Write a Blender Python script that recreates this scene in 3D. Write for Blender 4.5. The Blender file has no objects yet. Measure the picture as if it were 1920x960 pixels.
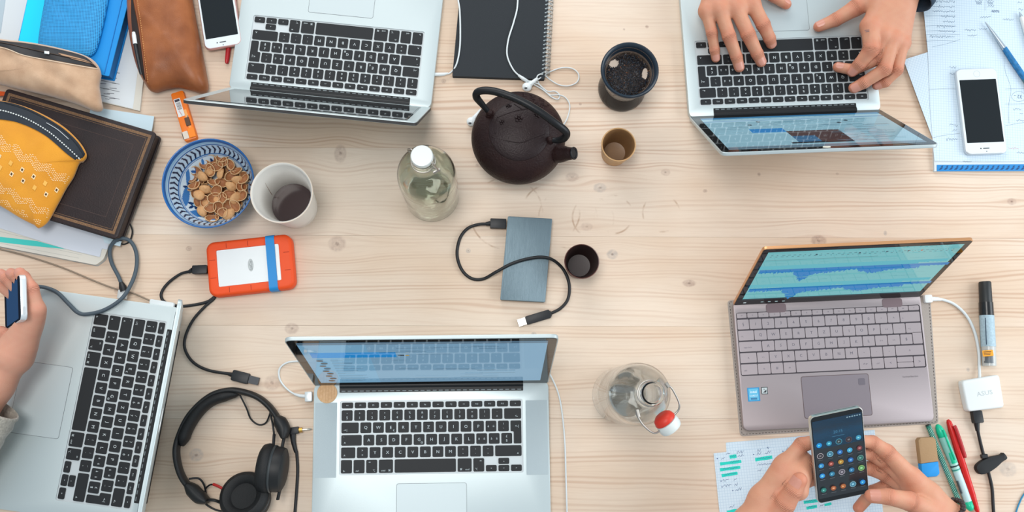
import bpy, math, random
import numpy as np
from mathutils import Vector, Matrix
from mathutils.geometry import tessellate_polygon

random.seed(7)
SC = bpy.context.scene
COL = SC.collection

# ------------------------------------------------------------------ camera
CAM_H = 1.4915
CAM_F = 1784.0                      # focal length in pixels of a 1920 wide frame
CAM_ROT = (0.153375, -0.0273142, 0.0)
cam_data = bpy.data.cameras.new('camera')
cam_data.sensor_width = 36.0
cam_data.lens = 36.0 * CAM_F / 1920.0
cam_data.clip_start = 0.02
cam = bpy.data.objects.new('camera', cam_data)
cam.location = (0, 0, CAM_H)
cam.rotation_euler = CAM_ROT
COL.objects.link(cam)
SC.camera = cam

# ------------------------------------------------------------------ world, windows, exposure
SC.view_settings.view_transform = 'Standard'
SC.view_settings.look = 'None'
SC.view_settings.gamma = 1.0
SC.view_settings.exposure = 0.17
SC.view_settings.use_curve_mapping = False
world = bpy.data.worlds.new('room_light')
SC.world = world
world.use_nodes = True
world.node_tree.nodes['Background'].inputs[0].default_value = (0.80, 0.92, 1.0, 1)
world.node_tree.nodes['Background'].inputs[1].default_value = 0.50


def window_light(name, loc, target, sx, sy, power, color):
    d = bpy.data.lights.new(name, 'AREA')
    d.shape = 'RECTANGLE'; d.size = sx; d.size_y = sy; d.energy = power; d.color = color
    o = bpy.data.objects.new(name, d)
    o.location = loc
    o.rotation_euler = (Vector(target) - Vector(loc)).to_track_quat('-Z', 'Y').to_euler()
    COL.objects.link(o)
    return o


window_light('window_daylight_right', (2.7, 0.1, 1.35), (0.1, 0.1, 0), 2.4, 1.6, 50, (0.92, 0.97, 1.0))
window_light('window_daylight_far', (-0.6, 2.9, 1.6), (0.0, 0.25, 0), 2.6, 1.5, 48, (1.0, 0.98, 0.95))
window_light('ceiling_panel_light', (-0.35, 0.3, 2.6), (-0.05, 0.2, 0), 1.0, 0.8, 26, (1.0, 0.97, 0.93))

# ------------------------------------------------------------------ measuring: pixel of the photograph + height in mm -> metres
_R = Matrix.Rotation(CAM_ROT[1], 3, 'Y') @ Matrix.Rotation(CAM_ROT[0], 3, 'X')


def U(px, py, z=0.0):
    d = _R @ Vector(((px - 960) / CAM_F, -(py - 480) / CAM_F, -1.0))
    t = (CAM_H - z * .001) / -d.z
    return Vector((d.x * t, d.y * t, z * .001))


def UA(pts):
    return np.array([U(*p) for p in pts])


# ------------------------------------------------------------------ materials
def srgb(r, g, b):
    f = lambda c: c / 12.92 if c <= .04045 else ((c + .055) / 1.055) ** 2.4
    return (f(r / 255), f(g / 255), f(b / 255), 1)


MATS = {}


def mat(name, rgb=(200, 200, 200), rough=.5, metal=0., spec=.5, emit=None, emit_s=0., trans=0., ior=1.45,
        bump=None, coat=0., var=None, sheen=0., sss=0., attr=None, aniso=0.):
    """principled material; bump=(scale, strength[, stretch]); var=(scale, rgb2, amount[, stretch]); attr = colour attribute"""
    if name in MATS:
        return MATS[name]
    m = bpy.data.materials.new(name)
    m.use_nodes = True
    nt = m.node_tree
    b = nt.nodes['Principled BSDF']
    col = srgb(*rgb)
    b.inputs['Base Color'].default_value = col
    b.inputs['Roughness'].default_value = rough
    b.inputs['Metallic'].default_value = metal
    b.inputs['Specular IOR Level'].default_value = spec
    b.inputs['IOR'].default_value = ior
    b.inputs['Transmission Weight'].default_value = trans
    b.inputs['Coat Weight'].default_value = coat
    b.inputs['Sheen Weight'].default_value = sheen
    if sss:
        b.inputs['Subsurface Weight'].default_value = sss
        b.inputs['Subsurface Radius'].default_value = (.008, .003, .0015)
    if emit:
        b.inputs['Emission Color'].default_value = srgb(*emit)
        b.inputs['Emission Strength'].default_value = emit_s
    tc = None
    if bump or var:
        tc = nt.nodes.new('ShaderNodeTexCoord')

    def noise(scale, stretch, detail=4):
        mp = nt.nodes.new('ShaderNodeMapping')
        mp.inputs['Scale'].default_value = stretch
        nt.links.new(tc.outputs['Object'], mp.inputs['Vector'])
        n = nt.nodes.new('ShaderNodeTexNoise')
        n.inputs['Scale'].default_value = scale
        n.inputs['Detail'].default_value = detail
        nt.links.new(mp.outputs[0], n.inputs['Vector'])
        return n.outputs['Fac']
    src = None
    if attr:
        a = nt.nodes.new('ShaderNodeAttribute')
        a.attribute_name = attr
        src = a.outputs['Color']
    if var:
        f = noise(var[0], var[3] if len(var) > 3 else (1, 1, 1))
        r = nt.nodes.new('ShaderNodeMapRange')
        r.inputs[1].default_value = .3; r.inputs[2].default_value = .7
        r.inputs[3].default_value = 0; r.inputs[4].default_value = var[2]
        nt.links.new(f, r.inputs[0])
        mx = nt.nodes.new('ShaderNodeMix')
        mx.data_type = 'RGBA'
        nt.links.new(r.outputs[0], mx.inputs[0])
        if src:
            nt.links.new(src, mx.inputs[6])
        else:
            mx.inputs[6].default_value = col
        mx.inputs[7].default_value = srgb(*var[1])
        src = mx.outputs[2]
    if src:
        nt.links.new(src, b.inputs['Base Color'])
    if bump:
        f = noise(bump[0], bump[2] if len(bump) > 2 else (1, 1, 1), 3)
        bp = nt.nodes.new('ShaderNodeBump')
        bp.inputs['Strength'].default_value = bump[1]
        bp.inputs['Distance'].default_value = .001
        nt.links.new(f, bp.inputs['Height'])
        nt.links.new(bp.outputs[0], b.inputs['Normal'])
    MATS[name] = m
    return m


def display_mat(name, strength, rough=.04):
    """a lit screen behind glass: colours come from the picture it shows"""
    if name in MATS:
        return MATS[name]
    m = bpy.data.materials.new(name)
    m.use_nodes = True
    nt = m.node_tree
    b = nt.nodes['Principled BSDF']
    b.inputs['Base Color'].default_value = (.01, .012, .014, 1)
    b.inputs['Roughness'].default_value = rough
    b.inputs['IOR'].default_value = 1.6
    a = nt.nodes.new('ShaderNodeAttribute')
    a.attribute_name = 'Col'
    nt.links.new(a.outputs['Color'], b.inputs['Emission Color'])
    b.inputs['Emission Strength'].default_value = strength
    MATS[name] = m
    return m


def print_mat():
    return mat('printed_colours', attr='Col', rough=.55)


# ------------------------------------------------------------------ objects
PM = {}


def _mesh(name, V, F, mats, smooth=False, cols=None, midx=None):
    me = bpy.data.meshes.new(name)
    me.from_pydata([tuple(v) for v in np.asarray(V, float)], [], [tuple(int(i) for i in f) for f in F])
    for m in (mats if isinstance(mats, (list, tuple)) else [mats]):
        me.materials.append(m)
    if midx is not None:
        me.polygons.foreach_set('material_index', np.asarray(midx, np.int32))
    if smooth:
        me.polygons.foreach_set('use_smooth', np.ones(len(me.polygons), bool))
        if smooth is not True:
            me.set_sharp_from_angle(angle=math.radians(smooth))
    if cols is not None:
        at = me.color_attributes.new('Col', 'FLOAT_COLOR', 'POINT')
        c = np.asarray(cols, np.float32)
        if c.shape[1] == 3:
            c = np.c_[c, np.ones(len(c), np.float32)]
        at.data.foreach_set('color', c.ravel())
    me.update()
    return me


def tag(o, label=None, cat=None, group=None, kind=None):
    if label: o['label'] = label
    if cat: o['category'] = cat
    if group: o['group'] = group
    if kind: o['kind'] = kind
    return o


def thing(name, label, cat, loc, rotz=0., scale=1., group=None):
    o = bpy.data.objects.new(name, None)
    o.empty_display_size = .02
    COL.objects.link(o)
    o.location = loc; o.rotation_euler = (0, 0, rotz); o.scale = (scale,) * 3
    PM[o] = Matrix.Translation(Vector(loc)) @ Matrix.Rotation(rotz, 4, 'Z') @ Matrix.Scale(scale, 4)
    return tag(o, label, cat, group)


def part(name, VF, m, parent, smooth=False, cols=None, world=True, label=None, kind=None, midx=None):
    """one mesh under its thing; VF given in world metres (world=True) or in the thing's own frame"""
    V, F = VF
    V = np.asarray(V, float)
    if world:
        inv = np.array(PM[parent].inverted())
        V = V @ inv[:3, :3].T + inv[:3, 3]
    me = _mesh(name, V, F, m, smooth, cols, midx)
    o = bpy.data.objects.new(name, me)
    COL.objects.link(o)
    o.parent = parent
    PM[o] = PM[parent]
    if label: o['label'] = label
    if kind: o['kind'] = kind
    return o


def solo(name, label, cat, VF, m, smooth=False, cols=None, group=None, kind=None, rotz=0.):
    """a thing that is one mesh"""
    V, F = VF
    V = np.asarray(V, float)
    c = Vector((V[:, 0].mean(), V[:, 1].mean(), V[:, 2].min()))
    M = Matrix.Translation(c) @ Matrix.Rotation(rotz, 4, 'Z')
    inv = np.array(M.inverted())
    me = _mesh(name, V @ inv[:3, :3].T + inv[:3, 3], F, m, smooth, cols)
    o = bpy.data.objects.new(name, me)
    COL.objects.link(o)
    o.matrix_world = M
    PM[o] = M
    return tag(o, label, cat, group, kind)


# ------------------------------------------------------------------ shapes (each returns verts, faces)
def join(*vfs):
    Vs, Fs, n = [], [], 0
    for V, F in vfs:
        V = np.asarray(V, float).reshape(-1, 3)
        Vs.append(V); Fs += [tuple(i + n for i in f) for f in F]; n += len(V)
    return np.vstack(Vs), Fs


def xform(VF, M):
    A = np.array(M)
    return np.asarray(VF[0], float) @ A[:3, :3].T + A[:3, 3], VF[1]


def rrect(w, h, r, seg=4, cx=0., cy=0.):
    out = []
    for sx, sy, a0 in ((1, 1, 0), (-1, 1, 90), (-1, -1, 180), (1, -1, 270)):
        for k in range(seg + 1):
            a = math.radians(a0 + 90 * k / seg)
            out.append((cx + sx * (w / 2 - r) + r * math.cos(a), cy + sy * (h / 2 - r) + r * math.sin(a)))
    return np.array(out)


def round_poly(pts, r, seg=4):
    """round the corners of a counter-clockwise polygon"""
    out = []
    n = len(pts)
    P = [Vector((p[0], p[1])) for p in pts]
    for i in range(n):
        a, b, c = P[i - 1], P[i], P[(i + 1) % n]
        u = (a - b); v = (c - b)
        rr = r[i] if isinstance(r, (list, tuple)) else r
        d = min(rr, u.length * .45, v.length * .45)
        p0 = b + u.normalized() * d; p1 = b + v.normalized() * d
        for k in range(seg + 1):
            t = k / seg
            out.append(tuple((1 - t) ** 2 * p0 + 2 * t * (1 - t) * b + t * t * p1))
    return np.array(out)


def ccw(poly):
    poly = np.asarray(poly, float)
    x, y = poly[:, 0], poly[:, 1]
    return poly if (x * np.roll(y, -1) - np.roll(x, -1) * y).sum() > 0 else poly[::-1]


def inset(poly, d):
    poly = np.asarray(poly, float)
    e1 = poly - np.roll(poly, 1, 0); e2 = np.roll(poly, -1, 0) - poly
    e1 /= np.linalg.norm(e1, axis=1)[:, None] + 1e-12; e2 /= np.linalg.norm(e2, axis=1)[:, None] + 1e-12
    n1 = np.c_[-e1[:, 1], e1[:, 0]]; n2 = np.c_[-e2[:, 1], e2[:, 0]]
    n = n1 + n2
    n /= (1 + (n1 * n2).sum(1))[:, None] + 1e-9
    return poly + n * d


def prism(poly, z0, z1, bev=0., bseg=2, bottom_bev=0., hole=None, cap=True):
    """extruded outline with a rounded top edge"""
    poly = ccw(poly)
    rings = []
    if bottom_bev:
        rings.append((bottom_bev, z0)); rings.append((0, z0 + bottom_bev))
    else:
        rings.append((0, z0))
    if bev:
        for k in range(bseg + 1):
            a = math.pi / 2 * k / bseg
            rings.append((bev * (1 - math.cos(a)), z1 - bev + bev * math.sin(a)))
    else:
        rings.append((0, z1))
    n = len(poly)
    V, F = [], []
    for d, z in rings:
        q = inset(poly, d) if d else poly
        V += [(p[0], p[1], z) for p in q]
    for k in range(len(rings) - 1):
        for i in range(n):
            j = (i + 1) % n
            F.append((k * n + i, k * n + j, k * n + n + j, k * n + n + i))
    F.append(tuple(range(n - 1, -1, -1)))
    top = (len(rings) - 1) * n
    if hole is None:
        if cap: F.append(tuple(range(top, top + n)))
    else:
        hole = ccw(hole[0]) if isinstance(hole, tuple) else ccw(hole)
        h0 = len(V)
        V += [(p[0], p[1], z1) for p in hole]
        a = [Vector((*V[top + i][:2], 0)) for i in range(n)]
        b = [Vector((p[0], p[1], 0)) for p in hole]
        m = len(hole)
        idx = list(range(top, top + n)) + list(range(h0, h0 + m))
        for t in tessellate_polygon([a, b]):
            f = [idx[i] for i in t]
            p = [V[i] for i in f]
            if (p[1][0] - p[0][0]) * (p[2][1] - p[0][1]) - (p[2][0] - p[0][0]) * (p[1][1] - p[0][1]) < 0:
                f = f[::-1]
            F.append(tuple(f))
    return np.array(V), F


def recess(hole, z1, depth):
    hole = ccw(hole)
    m = len(hole)
    V = [(p[0], p[1], z1) for p in hole] + [(p[0], p[1], z1 - depth) for p in hole]
    F = [(i, m + i, m + (i + 1) % m, (i + 1) % m) for i in range(m)] + [tuple(range(m, 2 * m))]
    return np.array(V), F


def box(x0, x1, y0, y1, z0, z1):
    V = [(x, y, z) for z in (z0, z1) for x, y in ((x0, y0), (x1, y0), (x1, y1), (x0, y1))]
    F = [(3, 2, 1, 0), (4, 5, 6, 7), (0, 1, 5, 4), (1, 2, 6, 5), (2, 3, 7, 6), (3, 0, 4, 7)]
    return np.array(V), F


def catmull(pts, n=8, closed=False):
    P = np.asarray([tuple(p) for p in pts], float)
    m = len(P)
    out = []
    rng = range(m) if closed else range(m - 1)
    for i in rng:
        if closed:
            p0, p1, p2, p3 = P[i - 1], P[i], P[(i + 1) % m], P[(i + 2) % m]
        else:
            p0, p1, p2, p3 = P[max(i - 1, 0)], P[i], P[i + 1], P[min(i + 2, m - 1)]
        for k in range(n):
            t = k / n
            out.append(.5 * ((2 * p1) + (-p0 + p2) * t + (2 * p0 - 5 * p1 + 4 * p2 - p3) * t * t
                             + (-p0 + 3 * p1 - 3 * p2 + p3) * t ** 3))
    if not closed:
        out.append(P[-1])
    return np.array(out)


def tube(path, r, n=8, cap=True, up=None, ry=None, closed=False):
    """tube along a path; r may vary per point; with up given the section is an ellipse r x ry (ry along up)"""
    P = np.asarray(path, float)
    m = len(P)
    R = np.full(m, r, float) if np.isscalar(r) else np.asarray(r, float)
    RY = R if ry is None else (np.full(m, ry, float) if np.isscalar(ry) else np.asarray(ry, float))
    T = np.gradient(P, axis=0) if not closed else np.roll(P, -1, 0) - np.roll(P, 1, 0)
    T /= np.linalg.norm(T, axis=1)[:, None] + 1e-12
    V = []
    b = None
    for i in range(m):
        t = T[i]
        if up is not None:
            s = np.cross(t, up); s /= np.linalg.norm(s) + 1e-12
            b = np.cross(s, t)
        else:
            if b is None:
                a = np.array((0, 0, 1.)) if abs(t[2]) < .9 else np.array((1., 0, 0))
                b = a - t * a.dot(t)
            else:
                b = b - t * b.dot(t)
            b /= np.linalg.norm(b) + 1e-12
            s = np.cross(t, b)
        for k in range(n):
            a = 2 * math.pi * k / n
            V.append(P[i] + s * math.cos(a) * R[i] + b * math.sin(a) * RY[i])
    F = []
    for i in range(m if closed else m - 1):
        i2 = (i + 1) % m
        for k in range(n):
            k2 = (k + 1) % n
            F.append((i * n + k, i2 * n + k, i2 * n + k2, i * n + k2))
    if cap and not closed:
        F.append(tuple(range(n))); F.append(tuple((m - 1) * n + k for k in range(n - 1, -1, -1)))
    return np.array(V), F


def lathe(prof, n=48, c=(0, 0, 0), M=None):
    """prof = [(radius, z)...] in mm, spun about z"""
    V, F = [], []
    rows = []
    for r, z in prof:
        if r <= 1e-6:
            rows.append([len(V)]); V.append((0, 0, z))
        else:
            rows.append(list(range(len(V), len(V) + n)))
            V += [(r * math.cos(2 * math.pi * k / n), r * math.sin(2 * math.pi * k / n), z) for k in range(n)]
    for a, b in zip(rows[:-1], rows[1:]):
        for k in range(n):
            k2 = (k + 1) % n
            if len(a) == 1 and len(b) == 1: continue
            if len(a) == 1: F.append((a[0], b[k2], b[k]))
            elif len(b) == 1: F.append((a[k], a[k2], b[0]))
            else: F.append((a[k], a[k2], b[k2], b[k]))
    V = np.array(V, float) * .001
    if M is not None:
        V = V @ np.array(M)[:3, :3].T + np.array(M)[:3, 3]
    return V + np.array(c), F


def ball(c, r, n=10, sq=(1, 1, 1)):
    prof = [(math.sin(math.pi * k / n), -math.cos(math.pi * k / n)) for k in range(n + 1)]
    prof[0] = (0, -1); prof[-1] = (0, 1)
    V, F = lathe(prof, n * 2)
    return V * 1000 * r * np.array(sq) + np.array(c), F


def frame_map(VF, o, ex, ey, ez):
    V = np.asarray(VF[0], float)
    A = np.array([ex, ey, ez], float)
    return V @ A + np.array(o, float), VF[1]


_glyphs = {}


def glyph(s, size, spacing=1.0):
    """flat lettering centred on the origin, in the units of size"""
    if (s, spacing) not in _glyphs:
        cu = bpy.data.curves.new('lettering', 'FONT')
        cu.body = s
        cu.align_x = 'CENTER'; cu.align_y = 'CENTER'
        cu.resolution_u = 2
        cu.space_character = spacing
        o = bpy.data.objects.new('lettering', cu)
        COL.objects.link(o)
        dg = bpy.context.evaluated_depsgraph_get()
        me = bpy.data.meshes.new_from_object(o.evaluated_get(dg))
        V = np.array([v.co[:] for v in me.vertices]).reshape(-1, 3)
        F = [tuple(p.vertices) for p in me.polygons]
        if len(V):
            V[:, 1] -= (V[:, 1].max() + V[:, 1].min()) / 2
            V[:, 0] -= (V[:, 0].max() + V[:, 0].min()) / 2
        bpy.data.objects.remove(o); bpy.data.curves.remove(cu); bpy.data.meshes.remove(me)
        _glyphs[(s, spacing)] = (V, F)
    V, F = _glyphs[(s, spacing)]
    return V * size, F


class Paint:
    """flat print: stacked coloured shapes, later laid on a surface"""
    def __init__(self):
        self.V, self.F, self.C, self.w = [], [], [], 0.

    def poly(self, pts, rgb, step=.00004):
        self.w += step
        n = len(self.V)
        self.V += [(p[0], p[1], self.w) for p in pts]
        self.F.append(tuple(range(n, n + len(pts))))
        self.C += [srgb(*rgb)[:3]] * len(pts)

    def rect(self, x0, y0, x1, y1, rgb, step=.00004):
        self.poly(((x0, y0), (x1, y0), (x1, y1), (x0, y1)), rgb, step)

    def disc(self, x, y, rx, rgb, ry=None, n=20, step=.00004):
        ry = rx if ry is None else ry
        self.poly([(x + rx * math.cos(2 * math.pi * k / n), y + ry * math.sin(2 * math.pi * k / n)) for k in range(n)], rgb, step)

    def text(self, s, x, y, size, rgb, rot=0., sx=1., spacing=1.0, step=.00004):
        self.w += step
        V, F = glyph(s, size, spacing)
        n = len(self.V)
        c, q = math.cos(rot), math.sin(rot)
        for v in V:
            a, b = v[0] * sx, v[1]
            self.V.append((x + a * c - b * q, y + a * q + b * c, self.w))
        self.F += [tuple(i + n for i in f) for f in F]
        self.C += [srgb(*rgb)[:3]] * len(V)

    def vf(self):
        return np.array(self.V), self.F


def ribbon(path, w, z=None):
    """flat stroke along a path lying in a horizontal plane"""
    P = np.asarray(path, float)
    T = np.gradient(P, axis=0)
    N = np.c_[-T[:, 1], T[:, 0], np.zeros(len(P))]
    N /= np.linalg.norm(N, axis=1)[:, None] + 1e-12
    V = np.vstack([P + N * w / 2, P - N * w / 2])
    n = len(P)
    return V, [(i, n + i, n + i + 1, i + 1) for i in range(n - 1)]


def pillow(poly, z0, h, rings=14, power=2.4, c=None, wrinkle=0., bottom=.25, seed=0):
    """soft stuffed bag over an outline; returns mesh and a height function of (x, y)"""
    P = ccw(poly)
    c = P.mean(0) if c is None else np.array(c)
    n = len(P)
    zb = z0 + h * bottom
    rs = np.random.RandomState(seed)
    fr = rs.rand(6, 4)

    def height(x, y):
        dx, dy = x - c[0], y - c[1]
        a = np.arctan2(dy, dx)
        t = np.hypot(dx, dy) / np.interp(a, ang, rad, period=2 * math.pi)
        t = np.clip(t, 0, 1)
        w = 0
        for f in fr:
            w = w + np.sin(x * (60 + 160 * f[0]) + y * (60 + 160 * f[1]) * (1 if f[3] > .5 else -1) + 6.3 * f[2])
        return zb + (h * (1 - bottom)) * (1 - t ** power) ** (1 / power) + wrinkle * w * (1 - t ** 4) * .4
    d = P - c
    ang = np.arctan2(d[:, 1], d[:, 0]); rad = np.hypot(d[:, 0], d[:, 1])
    o = np.argsort(ang)
    ang, rad = ang[o], rad[o]
    V, F = [], []
    ts = np.sin(np.linspace(0, math.pi / 2, rings + 1))[1:]
    V.append((c[0], c[1], float(height(c[0], c[1]))))
    for t in ts:
        q = c + d * t
        z = height(c[0] + d[:, 0] * min(t, .9999), c[1] + d[:, 1] * min(t, .9999)) if t < 1 else np.full(n, zb)
        V += [(a, b, zz) for (a, b), zz in zip(q, z)]
    for i in range(n):
        F.append((0, 1 + i, 1 + (i + 1) % n))
    for k in range(rings - 1):
        for i in range(n):
            j = (i + 1) % n
            F.append((1 + k * n + i, 1 + k * n + n + i, 1 + k * n + n + j, 1 + k * n + j))
    last = 1 + (rings - 1) * n
    q = c + d * .97
    b0 = len(V)
    V += [(a, b, z0) for a, b in q]
    for i in range(n):
        j = (i + 1) % n
        F.append((last + i, b0 + i, b0 + j, last + j))
    F.append(tuple(range(b0 + n - 1, b0 - 1, -1)))
    return (np.array(V), F), height


def on_surface(px, py, height, z=30., lift=0.):
    """where the line of sight of a pixel meets a height function"""
    for _ in range(8):
        p = U(px, py, z)
        z = float(height(p.x, p.y)) * 1000
    p = U(px, py, z)
    return np.array((p.x, p.y, p.z + lift))

# ================================================================== table and floor
class Nodes:
    def __init__(self, nt): self.nt = nt

    def m(self, op, a, b=None, c=None, clamp=False):
        n = self.nt.nodes.new('ShaderNodeMath'); n.operation = op; n.use_clamp = clamp
        for i, v in enumerate((a, b, c)):
            if v is None: continue
            if isinstance(v, (int, float)): n.inputs[i].default_value = v
            else: self.nt.links.new(v, n.inputs[i])
        return n.outputs[0]

    def mix(self, f, a, b):
        n = self.nt.nodes.new('ShaderNodeMix'); n.data_type = 'RGBA'
        for i, v in ((0, f), (6, a), (7, b)):
            if isinstance(v, (int, float)): n.inputs[i].default_value = v
            elif isinstance(v, tuple): n.inputs[i].default_value = v
            else: self.nt.links.new(v, n.inputs[i])
        return n.outputs[2]

    def noise(self, vec, scale, detail=3, rough=.5):
        n = self.nt.nodes.new('ShaderNodeTexNoise')
        n.inputs['Scale'].default_value = scale; n.inputs['Detail'].default_value = detail
        n.inputs['Roughness'].default_value = rough
        self.nt.links.new(vec, n.inputs['Vector'])
        return n.outputs['Fac']

    def comb(self, x, y, z=0.):
        n = self.nt.nodes.new('ShaderNodeCombineXYZ')
        for i, v in enumerate((x, y, z)):
            if isinstance(v, (int, float)): n.inputs[i].default_value = v
            else: self.nt.links.new(v, n.inputs[i])
        return n.outputs[0]

    def ramp(self, v, lo, hi, a=0., b=1., smooth=True):
        n = self.nt.nodes.new('ShaderNodeMapRange')
        n.interpolation_type = 'SMOOTHSTEP' if smooth else 'LINEAR'
        self.nt.links.new(v, n.inputs[0])
        for i, x in enumerate((lo, hi, a, b)): n.inputs[i + 1].default_value = x
        return n.outputs[0]


def pine_material():
    m = bpy.data.materials.new('whitewashed_pine'); m.use_nodes = True
    nt = m.node_tree; N = Nodes(nt)
    b = nt.nodes['Principled BSDF']
    geo = nt.nodes.new('ShaderNodeNewGeometry')
    sep = nt.nodes.new('ShaderNodeSeparateXYZ'); nt.links.new(geo.outputs['Position'], sep.inputs[0])
    info = nt.nodes.new('ShaderNodeObjectInfo')
    x, y = sep.outputs[0], sep.outputs[1]
    off = N.m('MULTIPLY', info.outputs['Random'], 31.7)
    # knots: pixel, half width mm, half height mm, strength, bluish-grey?
    knots = [(638, 288, 10, 15, .75, 0), (632, 457, 14, 13, .75, 0), (1292, 531, 11, 6, 1., 0), (547, 616, 11, 9, .8, 0),
             (1535, 451, 13, 9, 1., 0), (510, 718, 13, 12, .6, 0), (368, 853, 11, 10, .8, 1), (1148, 477, 9, 8, .9, 1),
             (878, 470, 4, 4, .8, 1), (1073, 332, 11, 8, .55, 0), (1125, 352, 11, 8, .7, 1), (354, 466, 5, 4, .9, 0),
             (1248, 323, 8, 6, .6, 0), (1897, 378, 8, 6, .8, 0), (1322, 358, 4, 3, .8, 0), (1213, 50, 3, 3, 1., 0),
             (1170, 55, 2, 2, 1., 0), (832, 152, 4, 4, .8, 0), (1088, 195, 2.5, 2.5, 1., 0), (1815, 693, 3, 3, .9, 1),
             (895, 310, 3, 3, .6, 0), (1001, 626, 4, 3, .9, 1), (1890, 880, 14, 12, .6, 1), (222, 545, 7, 6, .9, 0),
             (1660, 437, 3, 4, .9, 1), (1100, 425, 10, 7, .45, 0), (1423, 327, 3, 3, .8, 0), (1570, 326, 3, 2, .8, 0)]
    warp = None
    kmask = None; kblue = None; core = None
    for px, py, rx, ry, s, blue in knots:
        p = U(px, py)
        dx = N.m('SUBTRACT', x, p.x); dy = N.m('SUBTRACT', y, p.y)
        ax = N.m('DIVIDE', dx, rx * .001); ay = N.m('DIVIDE', dy, ry * .001)
        d = N.m('SQRT', N.m('ADD', N.m('MULTIPLY', ax, ax), N.m('MULTIPLY', ay, ay)))
        k = N.m('MULTIPLY', N.ramp(d, 1.15, .75), s)
        if blue:
            kblue = k if kblue is None else N.m('MAXIMUM', kblue, k)
        else:
            kmask = k if kmask is None else N.m('MAXIMUM', kmask, k)
        c = N.m('MULTIPLY', N.ramp(d, .32, .1), s)
        core = c if core is None else N.m('MAXIMUM', core, c)
        if rx >= 7:
            bx = N.m('MULTIPLY', ax, .22); by = N.m('MULTIPLY', ay, .42)
            e = N.m('EXPONENT', N.m('MULTIPLY', N.m('ADD', N.m('MULTIPLY', bx, bx), N.m('MULTIPLY', by, by)), -1.))
            w = N.m('MULTIPLY', N.m('MULTIPLY', dy, e), -.75)
            warp = w if warp is None else N.m('ADD', warp, w)
    yw = N.m('ADD', y, warp)
    big = N.noise(N.comb(N.m('ADD', N.m('MULTIPLY', x, 1.1), off), N.m('MULTIPLY', yw, 5.5), off), 1., 3)
    yy = N.m('ADD', yw, N.m('MULTIPLY', big, .085))
    line = N.m('SINE', N.m('MULTIPLY', yy, 2 * math.pi / .0064))
    line2 = N.m('SINE', N.m('MULTIPLY', yy, 2 * math.pi / .0290))
    late = N.m('POWER', N.ramp(N.m('ADD', N.m('MULTIPLY', line, .7), N.m('MULTIPLY', line2, .5)), -.6, 1.2, 0, 1), 2.2)
    patch = N.ramp(N.noise(N.comb(N.m('MULTIPLY', x, 1.6), N.m('MULTIPLY', y, 7.), off), 1., 2), .35, .7, .25, 1.)
    fibre = N.noise(N.comb(N.m('MULTIPLY', x, 22.), N.m('MULTIPLY', yw, 900.)), 1., 3, .6)
    cloud = N.noise(N.comb(N.m('MULTIPLY', x, 2.4), N.m('MULTIPLY', y, 6.), off), 1., 3)
    base = N.mix(N.ramp(cloud, .35, .68), srgb(226, 209, 192), srgb(217, 192, 169))
    base = N.mix(N.m('MULTIPLY', N.m('MULTIPLY', late, patch), .72), base, srgb(190, 154, 130))
    base = N.mix(N.ramp(fibre, .35, .75, 0, .16), base, srgb(178, 146, 122))
    base = N.mix(N.m('MULTIPLY', info.outputs['Random'], .14), base, srgb(214, 184, 154))
    kn = N.noise(N.comb(N.m('MULTIPLY', x, 180.), N.m('MULTIPLY', y, 180.)), 1., 3)
    kvar = N.ramp(kn, .3, .7, .45, 1.)
    base = N.mix(N.m('MULTIPLY', N.m('MULTIPLY', kmask, kvar), .62), base, srgb(158, 130, 118))
    base = N.mix(N.m('MULTIPLY', N.m('MULTIPLY', kblue, kvar), .60), base, srgb(150, 146, 146))
    base = N.mix(N.m('MULTIPLY', N.m('MULTIPLY', core, kvar), .7), base, srgb(104, 78, 68))
    # dried ring stains left by cups and pots
    st = None
    for px, py, r in ((1033, 398, 46), (1065, 410, 47), (1112, 408, 33), (1150, 402, 31), (950, 400, 58), (1240, 400, 30)):
        p = U(px, py)
        dx = N.m('SUBTRACT', x, p.x); dy = N.m('SUBTRACT', y, p.y)
        d = N.m('SQRT', N.m('ADD', N.m('MULTIPLY', dx, dx), N.m('MULTIPLY', dy, dy)))
        k = N.ramp(N.m('ABSOLUTE', N.m('SUBTRACT', d, r * .001)), .0022, .0004)
        st = k if st is None else N.m('MAXIMUM', st, k)
    sm = N.ramp(N.noise(N.comb(N.m('MULTIPLY', x, 26.), N.m('MULTIPLY', y, 26.)), 1., 4), .5, .66)
    base = N.mix(N.m('MULTIPLY', N.m('MULTIPLY', st, sm), .55), base, srgb(150, 108, 74))
    nt.links.new(base, b.inputs['Base Color'])
    b.inputs['Roughness'].default_value = .5
    b.inputs['Specular IOR Level'].default_value = .3
    bp = nt.nodes.new('ShaderNodeBump'); bp.inputs['Strength'].default_value = .15; bp.inputs['Distance'].default_value = .0006
    nt.links.new(fibre, bp.inputs['Height']); nt.links.new(bp.outputs[0], b.inputs['Normal'])
    return m


PINE = pine_material()
FLOOR_Z = -.745
fl = solo('floor', None, None, box(-2.6, 2.6, -2.2, 2.8, FLOOR_Z - .02, FLOOR_Z), mat('floor_boards', (150, 128, 108), .6, var=(3, (120, 98, 80), .7, (1, 12, 1))))
del_keys = [k for k in ('label', 'category') if k in fl]
fl['kind'] = 'structure'

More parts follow.
